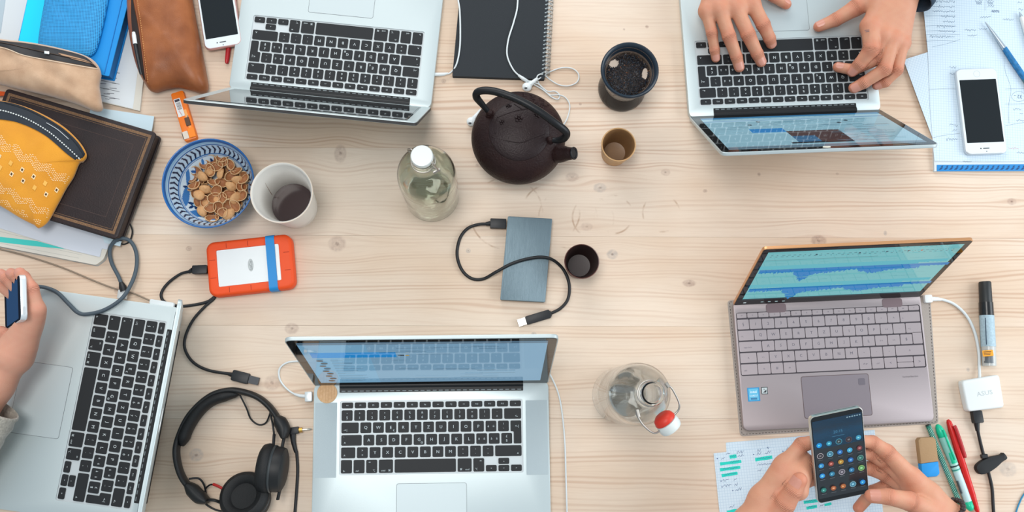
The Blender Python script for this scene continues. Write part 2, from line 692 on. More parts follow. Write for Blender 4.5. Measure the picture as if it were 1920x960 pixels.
TX0, TX1 = -1.0, 1.08
table = thing('table', 'long pale whitewashed pine table top of glued boards under all the things', 'table', ((TX0 + TX1) / 2, .262, FLOOR_Z))
edges = [-.3095 + .143 * k for k in range(9)]
for a, c in zip(edges[:-1], edges[1:]):
    q = prism(rrect(TX1 - TX0, c - a - .00016, .0006, 2, (TX0 + TX1) / 2, (a + c) / 2), -.028, 0, .00015, 1)
    part('plank', q, PINE, table)
for x in (TX0 + .07, TX1 - .07):
    for y in (edges[0] + .07, edges[-1] - .07):
        part('leg', prism(rrect(.07, .07, .006, 2, x, y), FLOOR_Z, -.0285, 0), PINE, table)

# ================================================================== laptops
ALU = mat('silver_aluminium', (198, 209, 211), .42, .55, .5, bump=(900, .05))
ALU_PAD = mat('trackpad_silver', (192, 203, 206), .46, .5, .5)
ALU_DARK = mat('aluminium_seam', (120, 126, 130), .5, .4)
KEY = mat('black_key_plastic', (25, 28, 32), .5, 0, .4)
LEGEND = mat('key_lettering', (205, 215, 218), .6)
WELL = mat('keyboard_well_silver', (196, 203, 206), .5, .45)
HINGE = mat('black_hinge_plastic', (21, 24, 27), .45, 0, .4)
BEZEL = mat('black_bezel_glass', (16, 18, 20), .04, 0, .5, ior=1.55)
GLASS_OFF = mat('dark_screen_glass', (20, 24, 27), .025, 0, .5, ior=1.65)
GRILLE = mat('speaker_grille', (186, 198, 202), .55, .4, bump=(2600, .5))

UNIT = 19.05


def mac_keys():
    """every key: x0, x1, top, bottom (mm from the escape corner), legends [(text, dx, dy, size)], enter flag"""
    K = []
    u = UNIT; g = 2.6

    def add(x, w, y0, y1, leg):
        K.append((x * u, x * u + w * u - g, y0, y1, leg))
    fnl = ['esc', 'F1', 'F2', 'F3', 'F4', 'F5', 'F6', '<<', '>||', '>>', 'F10', 'F11', 'F12', 'o']
    for i, s in enumerate(fnl):
        p = 276.2 / 14
        K.append((i * p, i * p + p - g, 0, 8.8, [(s, 0, 0, 3.0)]))
    H = 16.0
    r = [11.6, 30.2, 48.8, 67.4]
    top = [('\u00a7', '\u00b0'), ('1', '+'), ('2', '"'), ('3', '*'), ('4', '\u00e7'), ('5', '%'), ('6', '&'), ('7', '/'), ('8', '('),
           ('9', ')'), ('0', '='), ("'", '?'), ('^', '`')]
    for i, (a, b) in enumerate(top):
        add(i, 1, r[0], r[0] + H, [(a, 0, -3.4, 5.2), (b, 0, 3.4, 4.6)])
    add(13, 1.5, r[0], r[0] + H, [('<-', 6, -3.6, 5)])
    add(0, 1.5, r[1], r[1] + H, [('->|', -7, -3.8, 4.6)])
    for i, c in enumerate('QWERTZUIOP'):
        add(1.5 + i, 1, r[1], r[1] + H, [(c, 0, 0, 6.4)] + ([('\u20ac', 4.4, -4.4, 4.)] if c == 'E' else []))
    add(11.5, 1, r[1], r[1] + H, [('\u00e8', -4, 0, 5), ('\u00fc', 4, 0, 5)])
    add(12.5, 1, r[1], r[1] + H, [('!', 0, 3.2, 4.6), ('..', 0, -3.2, 4.6)])
    K.append(((13.5 * u, 14.5 * u - g, 13.75 * u), None, r[1], r[2] + H, [('<-|', 1.5, 8.6, 5)]))       # enter
    add(0, 1.75, r[2], r[2] + H, [('^', -10, -3.6, 6), ('.', -11.5, 5.2, 6)])
    for i, c in enumerate('ASDFGHJKL'):
        add(1.75 + i, 1, r[2], r[2] + H, [(c, 0, 0, 6.4)] + ([('@', 4.2, -4.6, 3.6)] if c == 'G' else []))
    add(10.75, 1, r[2], r[2] + H, [('\u00e9', -4, 0, 5), ('\u00f6', 4, 0, 5)])
    add(11.75, 1, r[2], r[2] + H, [('\u00e0', -4, 0, 5), ('\u00e4', 4, 0, 5)])
    add(12.75, 1, r[2], r[2] + H, [('$', 0, -3.4, 5), ('\u00a3', 0, 3.4, 5)])
    add(0, 1.25, r[3], r[3] + H, [('^', -5.5, -3.8, 6)])
    add(1.25, 1, r[3], r[3] + H, [('>', 0, 3.4, 4.6), ('<', 0, -3.4, 4.6)])
    for i, c in enumerate('YXCVBNM'):
        add(2.25 + i, 1, r[3], r[3] + H, [(c, 0, 0, 6.4)])
    for i, (a, b) in enumerate(((',', ';'), ('.', ':'), ('-', '_'))):
        add(9.25 + i, 1, r[3], r[3] + H, [(a, 0, -3.4, 5), (b, 0, 3.4, 5)])
    add(12.25, 2.25, r[3], r[3] + H, [('^', 14.5, -3.8, 6)])
    y0, y1 = 86.0, 105.8
    add(0, 1, y0, y1, [('fn', -3.6, -6.4, 3.6)])
    add(1, 1, y0, y1, [('ctrl', -2.6, -6.4, 3.6)])
    add(2, 1, y0, y1, [('alt', -3, 6.4, 3.), ('\u2325', 3.5, -6.2, 4)])
    add(3, 1.25, y0, y1, [('cmd', -4, -6.4, 3.6), ('\u2318', 5.4, -6.2, 4.2)])
    add(4.25, 5, y0, y1, [])
    add(9.25, 1.25, y0, y1, [('\u2318', -5.4, -6.2, 4.2), ('cmd', 4, -6.4, 3.6)])
    add(10.5, 1, y0, y1, [('alt', 3, 6.4, 3.), ('\u2325', -3.5, -6.2, 4)])
    add(11.5, 1, 96.4, y1, [('<', 0, 0, 3.6)])
    add(12.5, 1, y0, 95.2, [('^', 0, -.6, 3.6)])
    add(12.5, 1, 96.6, y1, [('v', 0, 0, 3.2)])
    add(13.5, 1, 96.4, y1, [('>', 0, 0, 3.6)])
    return K


def key_mesh(w, h, legends, height, km, lm, outline=None, r=1.7, name='key'):
    ol = rrect(w, h, r, 2) if outline is None else outline
    V, F = prism(ol * .001, 0, height * .001)
    mi = [0] * len(F)
    for s, dx, dy, size in legends:
        gV, gF = glyph(s, size)
        if not len(gV): continue
        gV = gV.copy(); gV[:, 0] += dx; gV[:, 1] += dy
        gV = gV * .001; gV[:, 2] = (height + .06) * .001
        V, F = join((V, F), (gV, gF)); mi += [1] * len(gF)
    return _mesh(name, V, F, [km, lm], False, None, mi)


_mac_key_meshes = []
for k in mac_keys():
    if k[1] is None:
        (xa, xb, xc), _, t, b_, leg = k
        cx, cy = (xa + xb) / 2, (t + b_) / 2
        lo = t + 16.2
        pts = [(xc - cx, -(b_ - cy)), (xb - cx, -(b_ - cy)), (xb - cx, -(t - cy)), (xa - cx, -(t - cy)), (xa - cx, -(lo - cy)), (xc - cx, -(lo - cy))]
        _mac_key_meshes.append((cx, cy, key_mesh(0, 0, leg, 1.3, KEY, LEGEND, round_poly(pts, 1.5, 2))))
    else:
        x0, x1, t, b_, leg = k
        _mac_key_meshes.append(((x0 + x1) / 2, (t + b_) / 2, key_mesh(x1 - x0, b_ - t, leg, 1.3, KEY, LEGEND)))


def lid_frame(y, z, a):
    """lid coordinates: u across, v from the hinge up, w out of the screen"""
    A = math.radians(a)
    return (0, y, z), (1, 0, 0), (0, -math.cos(A), math.sin(A)), (0, -math.sin(A), -math.cos(A))


def rr_lid(w, d, r_top, r_bot, seg=5):
    return round_poly([(-w / 2, 0), (w / 2, 0), (w / 2, d), (-w / 2, d)], [r_bot, r_bot, r_top, r_top], seg)


def macbook(label, kx, ky, rot, scale, W, D, back, lidD, ang, hinge_w, bezel='black', picture=None, speakers=False, extra=None):
    W, D, back, lidD = W * .001, D * .001, back * .001, lidD * .001
    kw, kh = .2737, .1058
    ex, ey = -kw / 2, D / 2 - back                       # escape corner in the laptop's own frame
    c, s = math.cos(rot), math.sin(rot)
    ox = kx - scale * (ex * c - ey * s); oy = ky - scale * (ex * s + ey * c)
    t = thing('laptop', label, 'laptop', (ox, oy, 0), rot, scale)
    ZT = .015
    well = rrect(kw + .005, kh + .005, .003, 3, 0, ey - kh / 2)
    body = prism(rrect(W, D, .011, 6), .0012, ZT, .0009, 2, .0035, hole=well)
    part('base', body, ALU, t, smooth=35, world=False)
    part('keyboard_well', recess(well, ZT, .0014), WELL, t, world=False)
    for q in ((-1, -1), (1, -1), (-1, 1), (1, 1)):
        part('foot', prism(rrect(.012, .012, .0055, 3, q[0] * (W / 2 - .03), q[1] * (D / 2 - .03)), 0, .0014), HINGE, t, world=False)
    for cx, cy, me in _mac_key_meshes:
        o = bpy.data.objects.new('key', me)
        COL.objects.link(o); o.parent = t
        o.location = (ex + cx * .001, ey - cy * .001, ZT - .00138)
        PM[o] = PM[t]
    # trackpad
    ty = ey - kh - .016 - .038
    ty = max(ty, -D / 2 + .039)
    tp = part('trackpad', prism(rrect(.105, .075, .003, 3, 0, ty), ZT - .0004, ZT + .00025), ALU_PAD, t, world=False)
    part('trackpad_seam', prism(rrect(.1062, .0762, .0034, 3, 0, ty), ZT - .0005, ZT + .0001), ALU_DARK, tp, world=False)
    if speakers:
        for sx in (-1, 1):
            part('speaker_grille', prism(rrect(.033, .112, .001, 2, sx * (kw / 2 + .0235), ey - kh / 2 - .003), ZT - .0004, ZT + .00012), GRILLE, t, world=False)
    # hinge bar with its row of vent slots
    hw = hinge_w * .001
    hy = D / 2 - .004
    hb = part('hinge', join(prism(rrect(hw, .0165, .0008, 2, 0, D / 2 - .0068), .006, ZT + .0004),
                            tube([(-hw / 2, hy, .0118), (hw / 2, hy, .0118)], .0058, 14)), HINGE, t, world=False)
    slots = []
    n = int(hw / .0092)
    for i in range(n):
        x = -hw / 2 + .006 + (hw - .012) * i / (n - 1)
        slots.append(box(x - .0029, x + .0029, D / 2 - .0136, D / 2 - .0122, ZT + .0003, ZT + .0006))
    part('vent_slots', join(*slots), mat('vent_grey', (110, 118, 122), .5, .3), hb, world=False, kind='stuff')
    # lid
    fr = lid_frame(D / 2 - .004, .012, ang)
    th = .0055
    ol = rr_lid(W, lidD, .011, .006)
    lv = prism(ol, 0, th, .0014, 3, .0004)
    lv = (lv[0] * np.array((1, 1, -1)) + np.array((0, 0, .0)), [f[::-1] for f in lv[1]])
    lid = part('lid', frame_map(lv, *fr), ALU, t, smooth=40, world=False)
    tag(lid, 'silver lid with the screen')
    if bezel == 'black':
        part('bezel', frame_map(prism(inset(ol, .0016), -.0003, .0005, .0002, 1), *fr), BEZEL, lid, world=False)
        sx, s0, s1 = W / 2 - .0135, .020, lidD - .0115
    else:
        sx, s0, s1 = W / 2 - .0165, .021, lidD - .0165
        part('bezel', frame_map(prism(rrect(2 * sx + .005, s1 - s0 + .005, .001, 2, 0, (s0 + s1) / 2), -.0003, .0003), *fr), BEZEL, lid, world=False)
    if picture is None:
        part('display', frame_map(prism(rrect(2 * sx, s1 - s0, .0005, 2, 0, (s0 + s1) / 2), 0, .0007), *fr), GLASS_OFF, lid, world=False)
    else:
        P = Paint()
        P.w = .0006
        picture(P, -sx, s0, sx, s1)
        part('display', frame_map(P.vf(), *fr), display_mat('lit_laptop_screen', .62), lid, world=False, cols=P.C)
    if extra: extra(t, lid, fr, W, D, lidD, ZT)
    return t


def pic_browser(P, x0, y0, x1, y1):
    rs = random.Random(3)
    w, h = x1 - x0, y1 - y0
    X = lambda a: x0 + w * a
    Y = lambda a: y0 + h * a
    P.rect(x0, y0, x1, y1, (150, 196, 214))
    P.rect(x0, Y(.93), x1, y1, (126, 150, 164)); P.rect(x0, Y(.955), x1, Y(.985), (90, 120, 140))
    P.rect(x0, Y(0), x1, Y(.05), (58, 130, 178)); P.rect(X(.0), Y(.12), x1, Y(.14), (60, 120, 170))
    P.rect(X(.34), Y(.52), X(.62), Y(.86), (84, 62, 60)); P.rect(X(.50), Y(.68), X(.62), Y(.86), (60, 110, 150))
    P.rect(X(.34), Y(.86), X(.66), Y(.9), (30, 32, 36))
    P.rect(X(.62), Y(.42), X(.80), Y(.54), (48, 138, 208))
    for i in range(36):
        y = Y(.2 + .7 * rs.random()); a = X(.03 + .27 * rs.random())
        P.rect(a, y, a + w * (.04 + .12 * rs.random()), y + h * .008, (92, 130, 150))
    for i in range(30):
        y = Y(.16 + .33 * rs.random()); a = X(.3 + .6 * rs.random())
        P.rect(a, y, a + w * (.03 + .1 * rs.random()), y + h * .008, (104, 150, 170))
    for a, b in ((.78, .34), (.3, .36), (.25, .3), (.72, .25)):
        P.disc(X(a), Y(b), w * .012, (56, 72, 84), h * .02)


def pic_chat(P, x0, y0, x1, y1):
    rs = random.Random(5)
    w, h = x1 - x0, y1 - y0
    X = lambda a: x0 + w * a
    Y = lambda a: y0 + h * a
    P.rect(x0, y0, x1, y1, (128, 170, 200))
    P.rect(x0, y0, X(.27), y1, (126, 178, 212))
    P.rect(x0, Y(.955), x1, y1, (86, 118, 142))
    P.rect(X(.03), Y(.66), X(.38), Y(.78), (26, 146, 222))
    for i in range(9):
        y = Y(.04 + .068 * i)
        P.disc(X(.055 + .012 * (i % 2)), y + h * .02, w * .015, [(74, 62, 60), (50, 66, 84), (96, 84, 80), (40, 44, 50)][i % 4], h * .021)
        for k in range(2):
            P.rect(X(.10), y + h * (.012 + .018 * k), X(.13 + .1 * rs.random()), y + h * (.018 + .018 * k), (84, 116, 140))
    P.text('. . . .', X(.08), Y(.975), w * .02, (225, 232, 236))
    for i in range(22):
        y = Y(.08 + .85 * rs.random()); a = X(.3 + .45 * rs.random())
        P.rect(a, y, a + w * (.06 + .14 * rs.random()), y + h * .007, (92, 128, 152))
    P.rect(X(.39), Y(.725), X(.415), Y(.75), (40, 46, 54)); P.rect(X(.42), Y(.725), X(.435), Y(.745), (196, 160, 60))


macbook('silver laptop with a mirror-dark screen seen almost edge-on, turned around above the nut bowl',
        -.113924, .489082, 3.0482578, 1., 325, 227, 20, 220, 113.3, 256, 'silver', extra=lambda t, lid, fr, W, D, lidD, ZT: part('rim_shade_frame', frame_map((lambda q: (q[0] * np.array((1, 1, -1)), [f[::-1] for f in q[1]]))(prism(inset(rr_lid(W, lidD, .011, .006), -.0003), .0010, .0050)), *fr), mat('painted_rim_shade', (52, 50, 50), .6), lid, world=False))  # added dark frame paints the shade along the lid's edge


def webcam_tape(t, lid, fr, W, D, lidD, ZT):
    pts = round_poly([(-.006, -.0028), (.005, -.0034), (.0066, .001), (.001, .0034), (-.005, .0022)], .002, 3)
    part('webcam_sticker', frame_map(prism(pts + np.array((.004, lidD - .0062)), .0004, .0012, .0003, 1), *fr), mat('white_tape', (222, 220, 206), .6), lid, world=False,
         label='torn scrap of white tape over the webcam')


macbook('silver laptop that two hands are typing on, bright page on its screen', .619687, .490351, 3.188290, 1., 314, 219, 22, 211, 121.1, 234,
        'black', pic_browser, extra=webcam_tape)
macbook('large silver laptop with speaker grilles beside its keyboard and a blue chat on screen', -.219595, .000654, .012431, 1., 359, 247, 30, 238, 103.2, 281,
        'black', pic_chat, speakers=True)


def lid_logo(t, lid, fr, W, D, lidD, ZT):
    # lit fruit emblem on the back of the lid
    A = [(-.2, 0), (.2, .02), (.75, -.02), (1.1, .55), (1.0, .95), (.95, 1.45), (1.15, 1.75), (.7, 2.05), (.2, 1.95), (0, 1.9),
         (-.3, 1.98), (-.8, 2.0), (-1.2, 1.5), (-1.2, .9), (-.8, .15)]
    pts = catmull([(a, b, 0) for a, b in A], 4, True)[:, :2] * .0135 + np.array((0, lidD * .5 - .0135))
    leaf = catmull([(0, 2.1, 0), (.12, 2.5, 0), (.5, 2.75, 0), (.42, 2.35, 0)], 4, True)[:, :2] * .0135 + np.array((0, lidD * .5 - .0135))
    q = join(prism(pts, .0053, .0058), prism(leaf, .0053, .0058))
    q = (q[0] * np.array((1, 1, -1)), [f[::-1] for f in q[1]])
    part('lid_emblem', frame_map(q, *fr), mat('lit_emblem', (235, 240, 240), .4, emit=(235, 240, 245), emit_s=.5), lid, world=False, label='glowing white emblem on the back of the lid')


macbook('silver laptop at the left edge, turned sideways with its lid seen from behind', -.49329, .12183, -1.706153, 1.0228, 325, 227, 20, 220, 107.3, 256, 'silver',
        extra=lid_logo)

# ------------------------------------------------------------------ mauve laptop on its open sleeve
SLEEVE = mat('grey_beige_felt', (164, 154, 147), .85, bump=(700, .3), sheen=.3)
q0 = U(1428, 627.9, 18)
a_rot = math.radians(2.75)
AW, AD = .298, .200
# local frame: origin at the centre of the body, the Q key at (-.109, .045)
_c, _s = math.cos(a_rot), math.sin(a_rot)
ax, ay = q0.x - (-.109 * _c - .0455 * _s), q0.y - (-.109 * _s + .0455 * _c)
sl = thing('laptop_sleeve', 'grey-beige felt sleeve with stitched edges lying flat under the mauve laptop', 'sleeve', (ax, ay, 0), a_rot)
ol = ccw(UA([(1364, 563, 2), (1388, 818, 2), (1760, 794, 2), (1744, 553, 2)])[:, :2])
part('felt_panel', prism(round_poly(ol, .006, 3), 0, .0028, .0008, 2), SLEEVE, sl)
st = []
ins = inset(ol, .0028)
for i in range(4):
    a, b = ins[i], ins[(i + 1) % 4]
    n = int(np.linalg.norm(b - a) / .005)
    for k in range(n):
        p0 = a + (b - a) * (k + .2) / n; p1 = a + (b - a) * (k + .75) / n
        st.append(tube([(*p0, .0029), (*p1, .0029)], .00045, 5))
part('stitching', join(*st), mat('dark_thread', (84, 78, 76), .8), sl, kind='stuff')

MAUVE = mat('mauve_grey_metal', (160, 149, 151), .45, .4, .5, bump=(1100, .06))
MAUVE_KEY = mat('mauve_key_plastic', (166, 154, 157), .5, .1, .4)
MAUVE_LEG = mat('pale_key_lettering', (92, 88, 100), .6)
MAUVE_WELL = mat('mauve_keyboard_gap', (74, 68, 74), .6, .2)
lt = thing('laptop', 'mauve-grey laptop with a teal waveform screen, lying on a felt sleeve', 'laptop', (ax, ay, .0028), a_rot)
ZT = .0135
kx0, kx1, ky1 = -AW / 2 + .0035, AW / 2 - .0035, .0455 + .0352
ky0 = .0455 - .0612
well = rrect(kx1 - kx0 + .001, ky1 - ky0 + .002, .003, 3, (kx0 + kx1) / 2, (ky0 + ky1) / 2)
part('base', prism(rrect(AW, AD, .009, 5), .001, ZT, .0012, 2, .004, hole=well), MAUVE, lt, smooth=35, world=False)
part('keyboard_well', recess(well, ZT, .0012), MAUVE_WELL, lt, world=False)
part('foot', prism(rrect(.22, .008, .002, 2, 0, -.06), 0, .0013), HINGE, lt, world=False)
part('foot', prism(rrect(.22, .008, .002, 2, 0, .07), 0, .0013), HINGE, lt, world=False)
rows = [  # top, bottom (mm below the well's top), boundaries in zoom units, legends
    (0, 7.4, [101, 147, 195, 243, 292, 339, 385, 432, 479, 527, 574, 622, 669, 716, 764, 810, 857, 905],
     ['esc', 'f1', 'f2', 'f3', 'f4', 'f5', 'f6', 'f7', 'f8', 'f9', 'f10', 'f11', 'f12', 'ins', 'prt', 'del', 'o']),
    (10.0, 25.2, [104, 157, 212, 267, 323, 378, 433, 488, 543, 598, 653, 708, 763, 818, 908],
     ['\u00a7', '1', '2', '3', '4', '5', '6', '7', '8', '9', '0', "'", '^', '<-']),
    (27.4, 42.6, [108, 178, 234, 290, 345, 401, 456, 511, 566, 621, 676, 731, 786, 842, 912],
     ['->|', 'Q', 'W', 'E', 'R', 'T', 'Z', 'U', 'I', 'O', 'P', '\u00fc \u00e8', '..', '<-|']),
    (44.8, 60.0, [110, 210, 265, 320, 376, 431, 486, 541, 596, 651, 706, 761, 817, 872, 916],
     ['caps lock', 'A', 'S', 'D', 'F', 'G', 'H', 'J', 'K', 'L', '\u00f6 \u00e9', '\u00e4 \u00e0', '$', '']),
    (62.2, 77.4, [113, 187, 241, 297, 352, 407, 462, 518, 573, 628, 683, 738, 794, 919],
     ['^', '< \\', 'Y', 'X', 'C', 'V', 'B', 'N', 'M', ',', '.', '-', '^']),
    (79.6, 95.6, [116, 189, 246, 301, 356, 632, 687, 742, 798, 871, 922],
     ['ctrl', 'fn', '#', 'alt', '', 'alt gr', 'ctrl', '<', '', '>']),
]
for ri, (t0, b0, bd, leg) in enumerate(rows):
    f = 290.6 / (bd[-1] - bd[0])
    for i, s in enumerate(leg):
        x0 = (bd[i] - bd[0]) * f + .5; x1 = (bd[i + 1] - bd[0]) * f - .6
        spans = [(t0, b0)]
        if ri == 5 and i == 8: spans = [(t0, (t0 + b0) / 2 - .3), ((t0 + b0) / 2 + .3, b0)]
        if ri == 3 and i == 13: spans = [(t0 - 3, b0)]
        for t1, b1 in spans:
            small = len(s) > 1
            L = [(s, (-(x1 - x0) / 2 + 1.3 * len(s) + 1.5) if (small and x1 - x0 > 24) else 0, -1.5 if small and x1 - x0 > 24 else 0, (2.6 if ri == 0 else 3.4) if small else (3 if ri == 0 else 6.2))] if s else []
            me = key_mesh(x1 - x0, b1 - t1, L, 1.2, MAUVE_KEY, MAUVE_LEG, r=1.3)
            o = bpy.data.objects.new('key', me); COL.objects.link(o); o.parent = lt; PM[o] = PM[lt]
            o.location = (kx0 + (x0 + x1) / 2 * .001, ky1 - (t1 + b1) / 2 * .001, ZT - .00115)
tp = part('trackpad', prism(rrect(.105, .063, .003, 3, .0, -.054), ZT - .0005, ZT + .0002), mat('mauve_trackpad', (140, 130, 136), .4, .4), lt, world=False)
part('trackpad_seam', prism(rrect(.1068, .0648, .0036, 3, .0, -.054), ZT - .0005, ZT + .0001), mat('pale_mauve_edge', (108, 92, 92), .4, .6), tp, world=False)
part('fingerprint_sensor', prism(rrect(.0105, .0105, .002, 3, .0415, -.034), ZT, ZT + .0004), mat('sensor_mauve', (122, 114, 122), .35, .4), tp, world=False)
for x in (-.082, .103):
    part('hinge', prism(rrect(.032, .014, .004, 3, x, AD / 2 - .0135), ZT - .0002, ZT + .0004, .0002, 1), mat('mauve_hinge', (122, 104, 108), .5, .4), lt, world=False)
P = Paint(); P.w = ZT + .0001
P.rect(-.1385, -.056, -.1195, -.035, (46, 138, 190)); P.rect(-.1365, -.0545, -.1215, -.0365, (96, 180, 214))
P.text('intel', -.129, -.0415, .0058, (240, 246, 250)); P.text('CORE i7', -.129, -.0475, .0036, (230, 240, 246)); P.rect(-.134, -.0535, -.124, -.0505, (60, 120, 160))
part('sticker', P.vf(), print_mat(), lt, world=False, cols=P.C, label='small blue processor sticker')
P = Paint(); P.w = ZT + .0001
P.rect(-.1165, -.0460, -.1065, -.035, (52, 58, 62)); P.rect(-.1155, -.045, -.1075, -.036, (186, 196, 198)); P.poly(((-.1145, -.0435), (-.109, -.0435), (-.1085, -.039)), (40, 46, 50)); P.text('*', -.112, -.0385, .006, (40, 46, 50))
part('sticker', P.vf(), print_mat(), lt, world=False, cols=P.C, label='small grey energy sticker')
P = Paint(); P.w = ZT + .0001
P.text('harman/kardon', .119, -.0295, .004, (112, 104, 108))
part('lettering', P.vf(), print_mat(), lt, world=False, cols=P.C)
# lid
ang = 108.0
fr = lid_frame(AD / 2 - .006, .0125, ang)
LD = .192
ol = rr_lid(AW, LD, .006, .004)
lv = prism(ol, 0, .0052, .0012, 2, .0004)
lv = (lv[0] * np.array((1, 1, -1)), [f[::-1] for f in lv[1]])
ROSE = mat('rose_gold_rim', (214, 158, 112), .35, .6)
lid = part('lid', frame_map(lv, *fr), ROSE, lt, smooth=40, world=False, label='thin lid with a copper coloured rim')
part('bezel', frame_map(prism(inset(ol, .0010), -.0003, .0005, .0002, 1), *fr), BEZEL, lid, world=False)
part('hinge_cover', frame_map(prism(rrect(.232, .014, .002, 2, 0, -.001), -.006, .0004), *fr), HINGE, lid, world=False)
P = Paint(); P.w = .0006
sx, s0, s1 = AW / 2 - .0095, .019, LD - .0095
w, h = 2 * sx, s1 - s0
X = lambda a: -sx + w * a
Y = lambda a: s0 + h * a
P.rect(-sx, s0, sx, s1, (122, 204, 210))
P.rect(-sx, s0, sx, Y(.028), (20, 52, 62))
rs = random.Random(11)
for y in (.90, .945):
    for i in range(34):
        P.rect(X(.02 + .96 * i / 34), Y(y), X(.02 + .96 * i / 34 + .012 * rs.random() + .004), Y(y + .012), (92, 150, 158))
for a in (.25, .47, .61, .72, .79): P.disc(X(a), Y(.955), w * .006, (60, 92, 104) if a != .79 else (190, 120, 90), h * .012)
P.rect(X(.0), Y(.875), X(.58), Y(.879), (60, 96, 104))
wave = [.010 + .012 * abs(math.sin(i * .9)) + .02 * rs.random() for i in range(150)]
for i in range(28, 56): wave[i] += .115 * math.exp(-((i - 37) / 5.) ** 2) + .035
for i in range(56, 75): wave[i] += .028 * (1 - (i - 56) / 19)
for i in range(80, 128): wave[i] += .05 * math.exp(-((i - 92) / 9.) ** 2) + .018
for i in range(128, 150): wave[i] *= .5
for yb in (.655, .265):
    P.rect(X(0), Y(yb), X(1), Y(yb + .034), (24, 134, 206))
    for i, v in enumerate(wave):
        P.rect(X(i / 150), Y(yb - v * 1.25), X((i + 1) / 150), Y(yb + .004), (24, 138, 212), 0)
for y in (.45, .52, .82, .12, .18):
    for i in range(10):
        a = rs.random() * .9
        P.rect(X(a), Y(y), X(a + .05), Y(y + .006), (110, 188, 196))
for i in range(4): P.rect(X(.10 + .04 * i), Y(.008), X(.115 + .04 * i), Y(.022), (190, 224, 228))
P.rect(X(.003), Y(.006), X(.018), Y(.024), (220, 236, 240))
part('display', frame_map(P.vf(), *fr), display_mat('lit_laptop_screen', .62), lid, world=False, cols=P.C)

# ================================================================== pile of books, papers and pencil cases on the left
def sheet(name, label, cat, px, z0, z1, m, r=.001, group=None, bev=0.):
    P = ccw(np.array([U(a, b, z1)[:2] for a, b in px]))
    return solo(name, label, cat, prism(round_poly(P, r, 2), z0 * .001, z1 * .001, bev, 1), m, group=group)


def strip_on(lineA, lineB, height, lift=.001, nu=30, nv=4):
    """a band lying on a surface between two pixel lines"""
    A = catmull([(*p, 0) for p in lineA], 12); B = catmull([(*p, 0) for p in lineB], 12)
    ia = np.linspace(0, len(A) - 1, nu); ib = np.linspace(0, len(B) - 1, nu)
    V, F = [], []
    for i in range(nu):
        a = np.array([np.interp(ia[i], range(len(A)), A[:, k]) for k in (0, 1)])
        b = np.array([np.interp(ib[i], range(len(B)), B[:, k]) for k in (0, 1)])
        for j in range(nv + 1):
            p = a + (b - a) * j / nv
            V.append(on_surface(p[0], p[1], height, 40, lift))
    for i in range(nu - 1):
        for j in range(nv):
            k = i * (nv + 1) + j
            F.append((k, k + nv + 1, k + nv + 2, k + 1))
    V = np.array(V); n = len(V)
    V2 = V - np.array((0, 0, lift + .0015))
    F2 = [tuple(i + n for i in f[::-1]) for f in F]
    return np.vstack([V, V2]), F + F2


def line_on(line, height, r, lift=.0005, n=8, step=10):
    pts = [on_surface(p[0], p[1], height, 40, lift) for p in catmull([(*q, 0) for q in line], step)]
    return tube(pts, r, n)


def stitches_on(line, height, length, gap, r, lift=.0004):
    pts = np.array([on_surface(p[0], p[1], height, 40, lift) for p in catmull([(*q, 0) for q in line], 16)])
    L = np.r_[0, np.cumsum(np.linalg.norm(np.diff(pts, axis=0), axis=1))]
    out = []
    s = 0
    at = lambda s: np.array([np.interp(s, L, pts[:, k]) for k in range(3)])
    while s + length < L[-1]:
        out.append(tube([at(s), at(s + length / 2), at(s + length)], r, 5)); s += length + gap
    return join(*out)


def scribble(x0, y0, x1, y1, amp, z, rs, step=2.2, up=(0, -1)):
    """a handwritten word between two pixels"""
    L = math.hypot(x1 - x0, y1 - y0)
    n = max(3, int(L / step))
    pts = []
    for i in range(n + 1):
        t = i / n
        a = amp * (rs.random() * 1.0 if i % 2 else -rs.random() * .7)
        pts.append(U(x0 + (x1 - x0) * t + up[0] * a + rs.uniform(-.6, .6), y0 + (y1 - y0) * t + up[1] * a, z))
    return catmull(pts, 4)


WHITE_PAPER = mat('white_paper', (214, 220, 224), .8)
CREAM_PAPER = mat('cream_paper', (212, 208, 198), .8)

sheet('envelope', 'white envelope poking out left of the cyan book, top left corner', 'envelope', [(-70, -40), (60, -40), (46, 30), (30, 100), (-70, 90)], 0, 3, WHITE_PAPER, .002)
sheet('paper_sheet', 'pale blue-edged sheet at the very top left corner beside the white envelope', 'paper', [(-90, -40), (16, -40), (10, 0), (1, 62), (-90, 70)], 3, 3.6, mat('blue_grey_paper', (176, 192, 202), .8))

# printed booklet under the blue book
bk = thing('booklet', 'open printed booklet with lines of small text under the blue book', 'booklet', U(220, 90))
ol = ccw(np.array([U(a, b, 5)[:2] for a, b in [(110, -40), (290, -40), (262, 208), (182, 189), (100, 170)]]))
part('page_block', prism(ol, 0, .0048), CREAM_PAPER, bk)
P = Paint(); P.w = .0052
part('top_page', prism(ccw(np.array([U(a, b, 5)[:2] for a, b in [(112, -38), (281, -38), (249, 204), (184, 188), (104, 168)]])), .0048, .0051), WHITE_PAPER, bk)
rs = random.Random(2)
st = []
for i in range(13):
    y = 70 + i * 9.6
    x1 = 229 - (y - 70) * .02
    for k in range(rs.choice((1, 2, 2))):
        x = x1 - 3 - rs.random() * 10 - 16 * k
        st.append(ribbon([U(x, y + k, 5.15), U(x - 6 - 8 * rs.random(), y - 1 + k, 5.15)], .0011))
for i in range(3):
    st.append(ribbon([U(186, 178 - 14 * i, 5.15), U(224, 186 - 14 * i, 5.15)], .0009))
part('printed_text', join(*st), mat('grey_print', (120, 124, 130), .8), bk, kind='stuff')

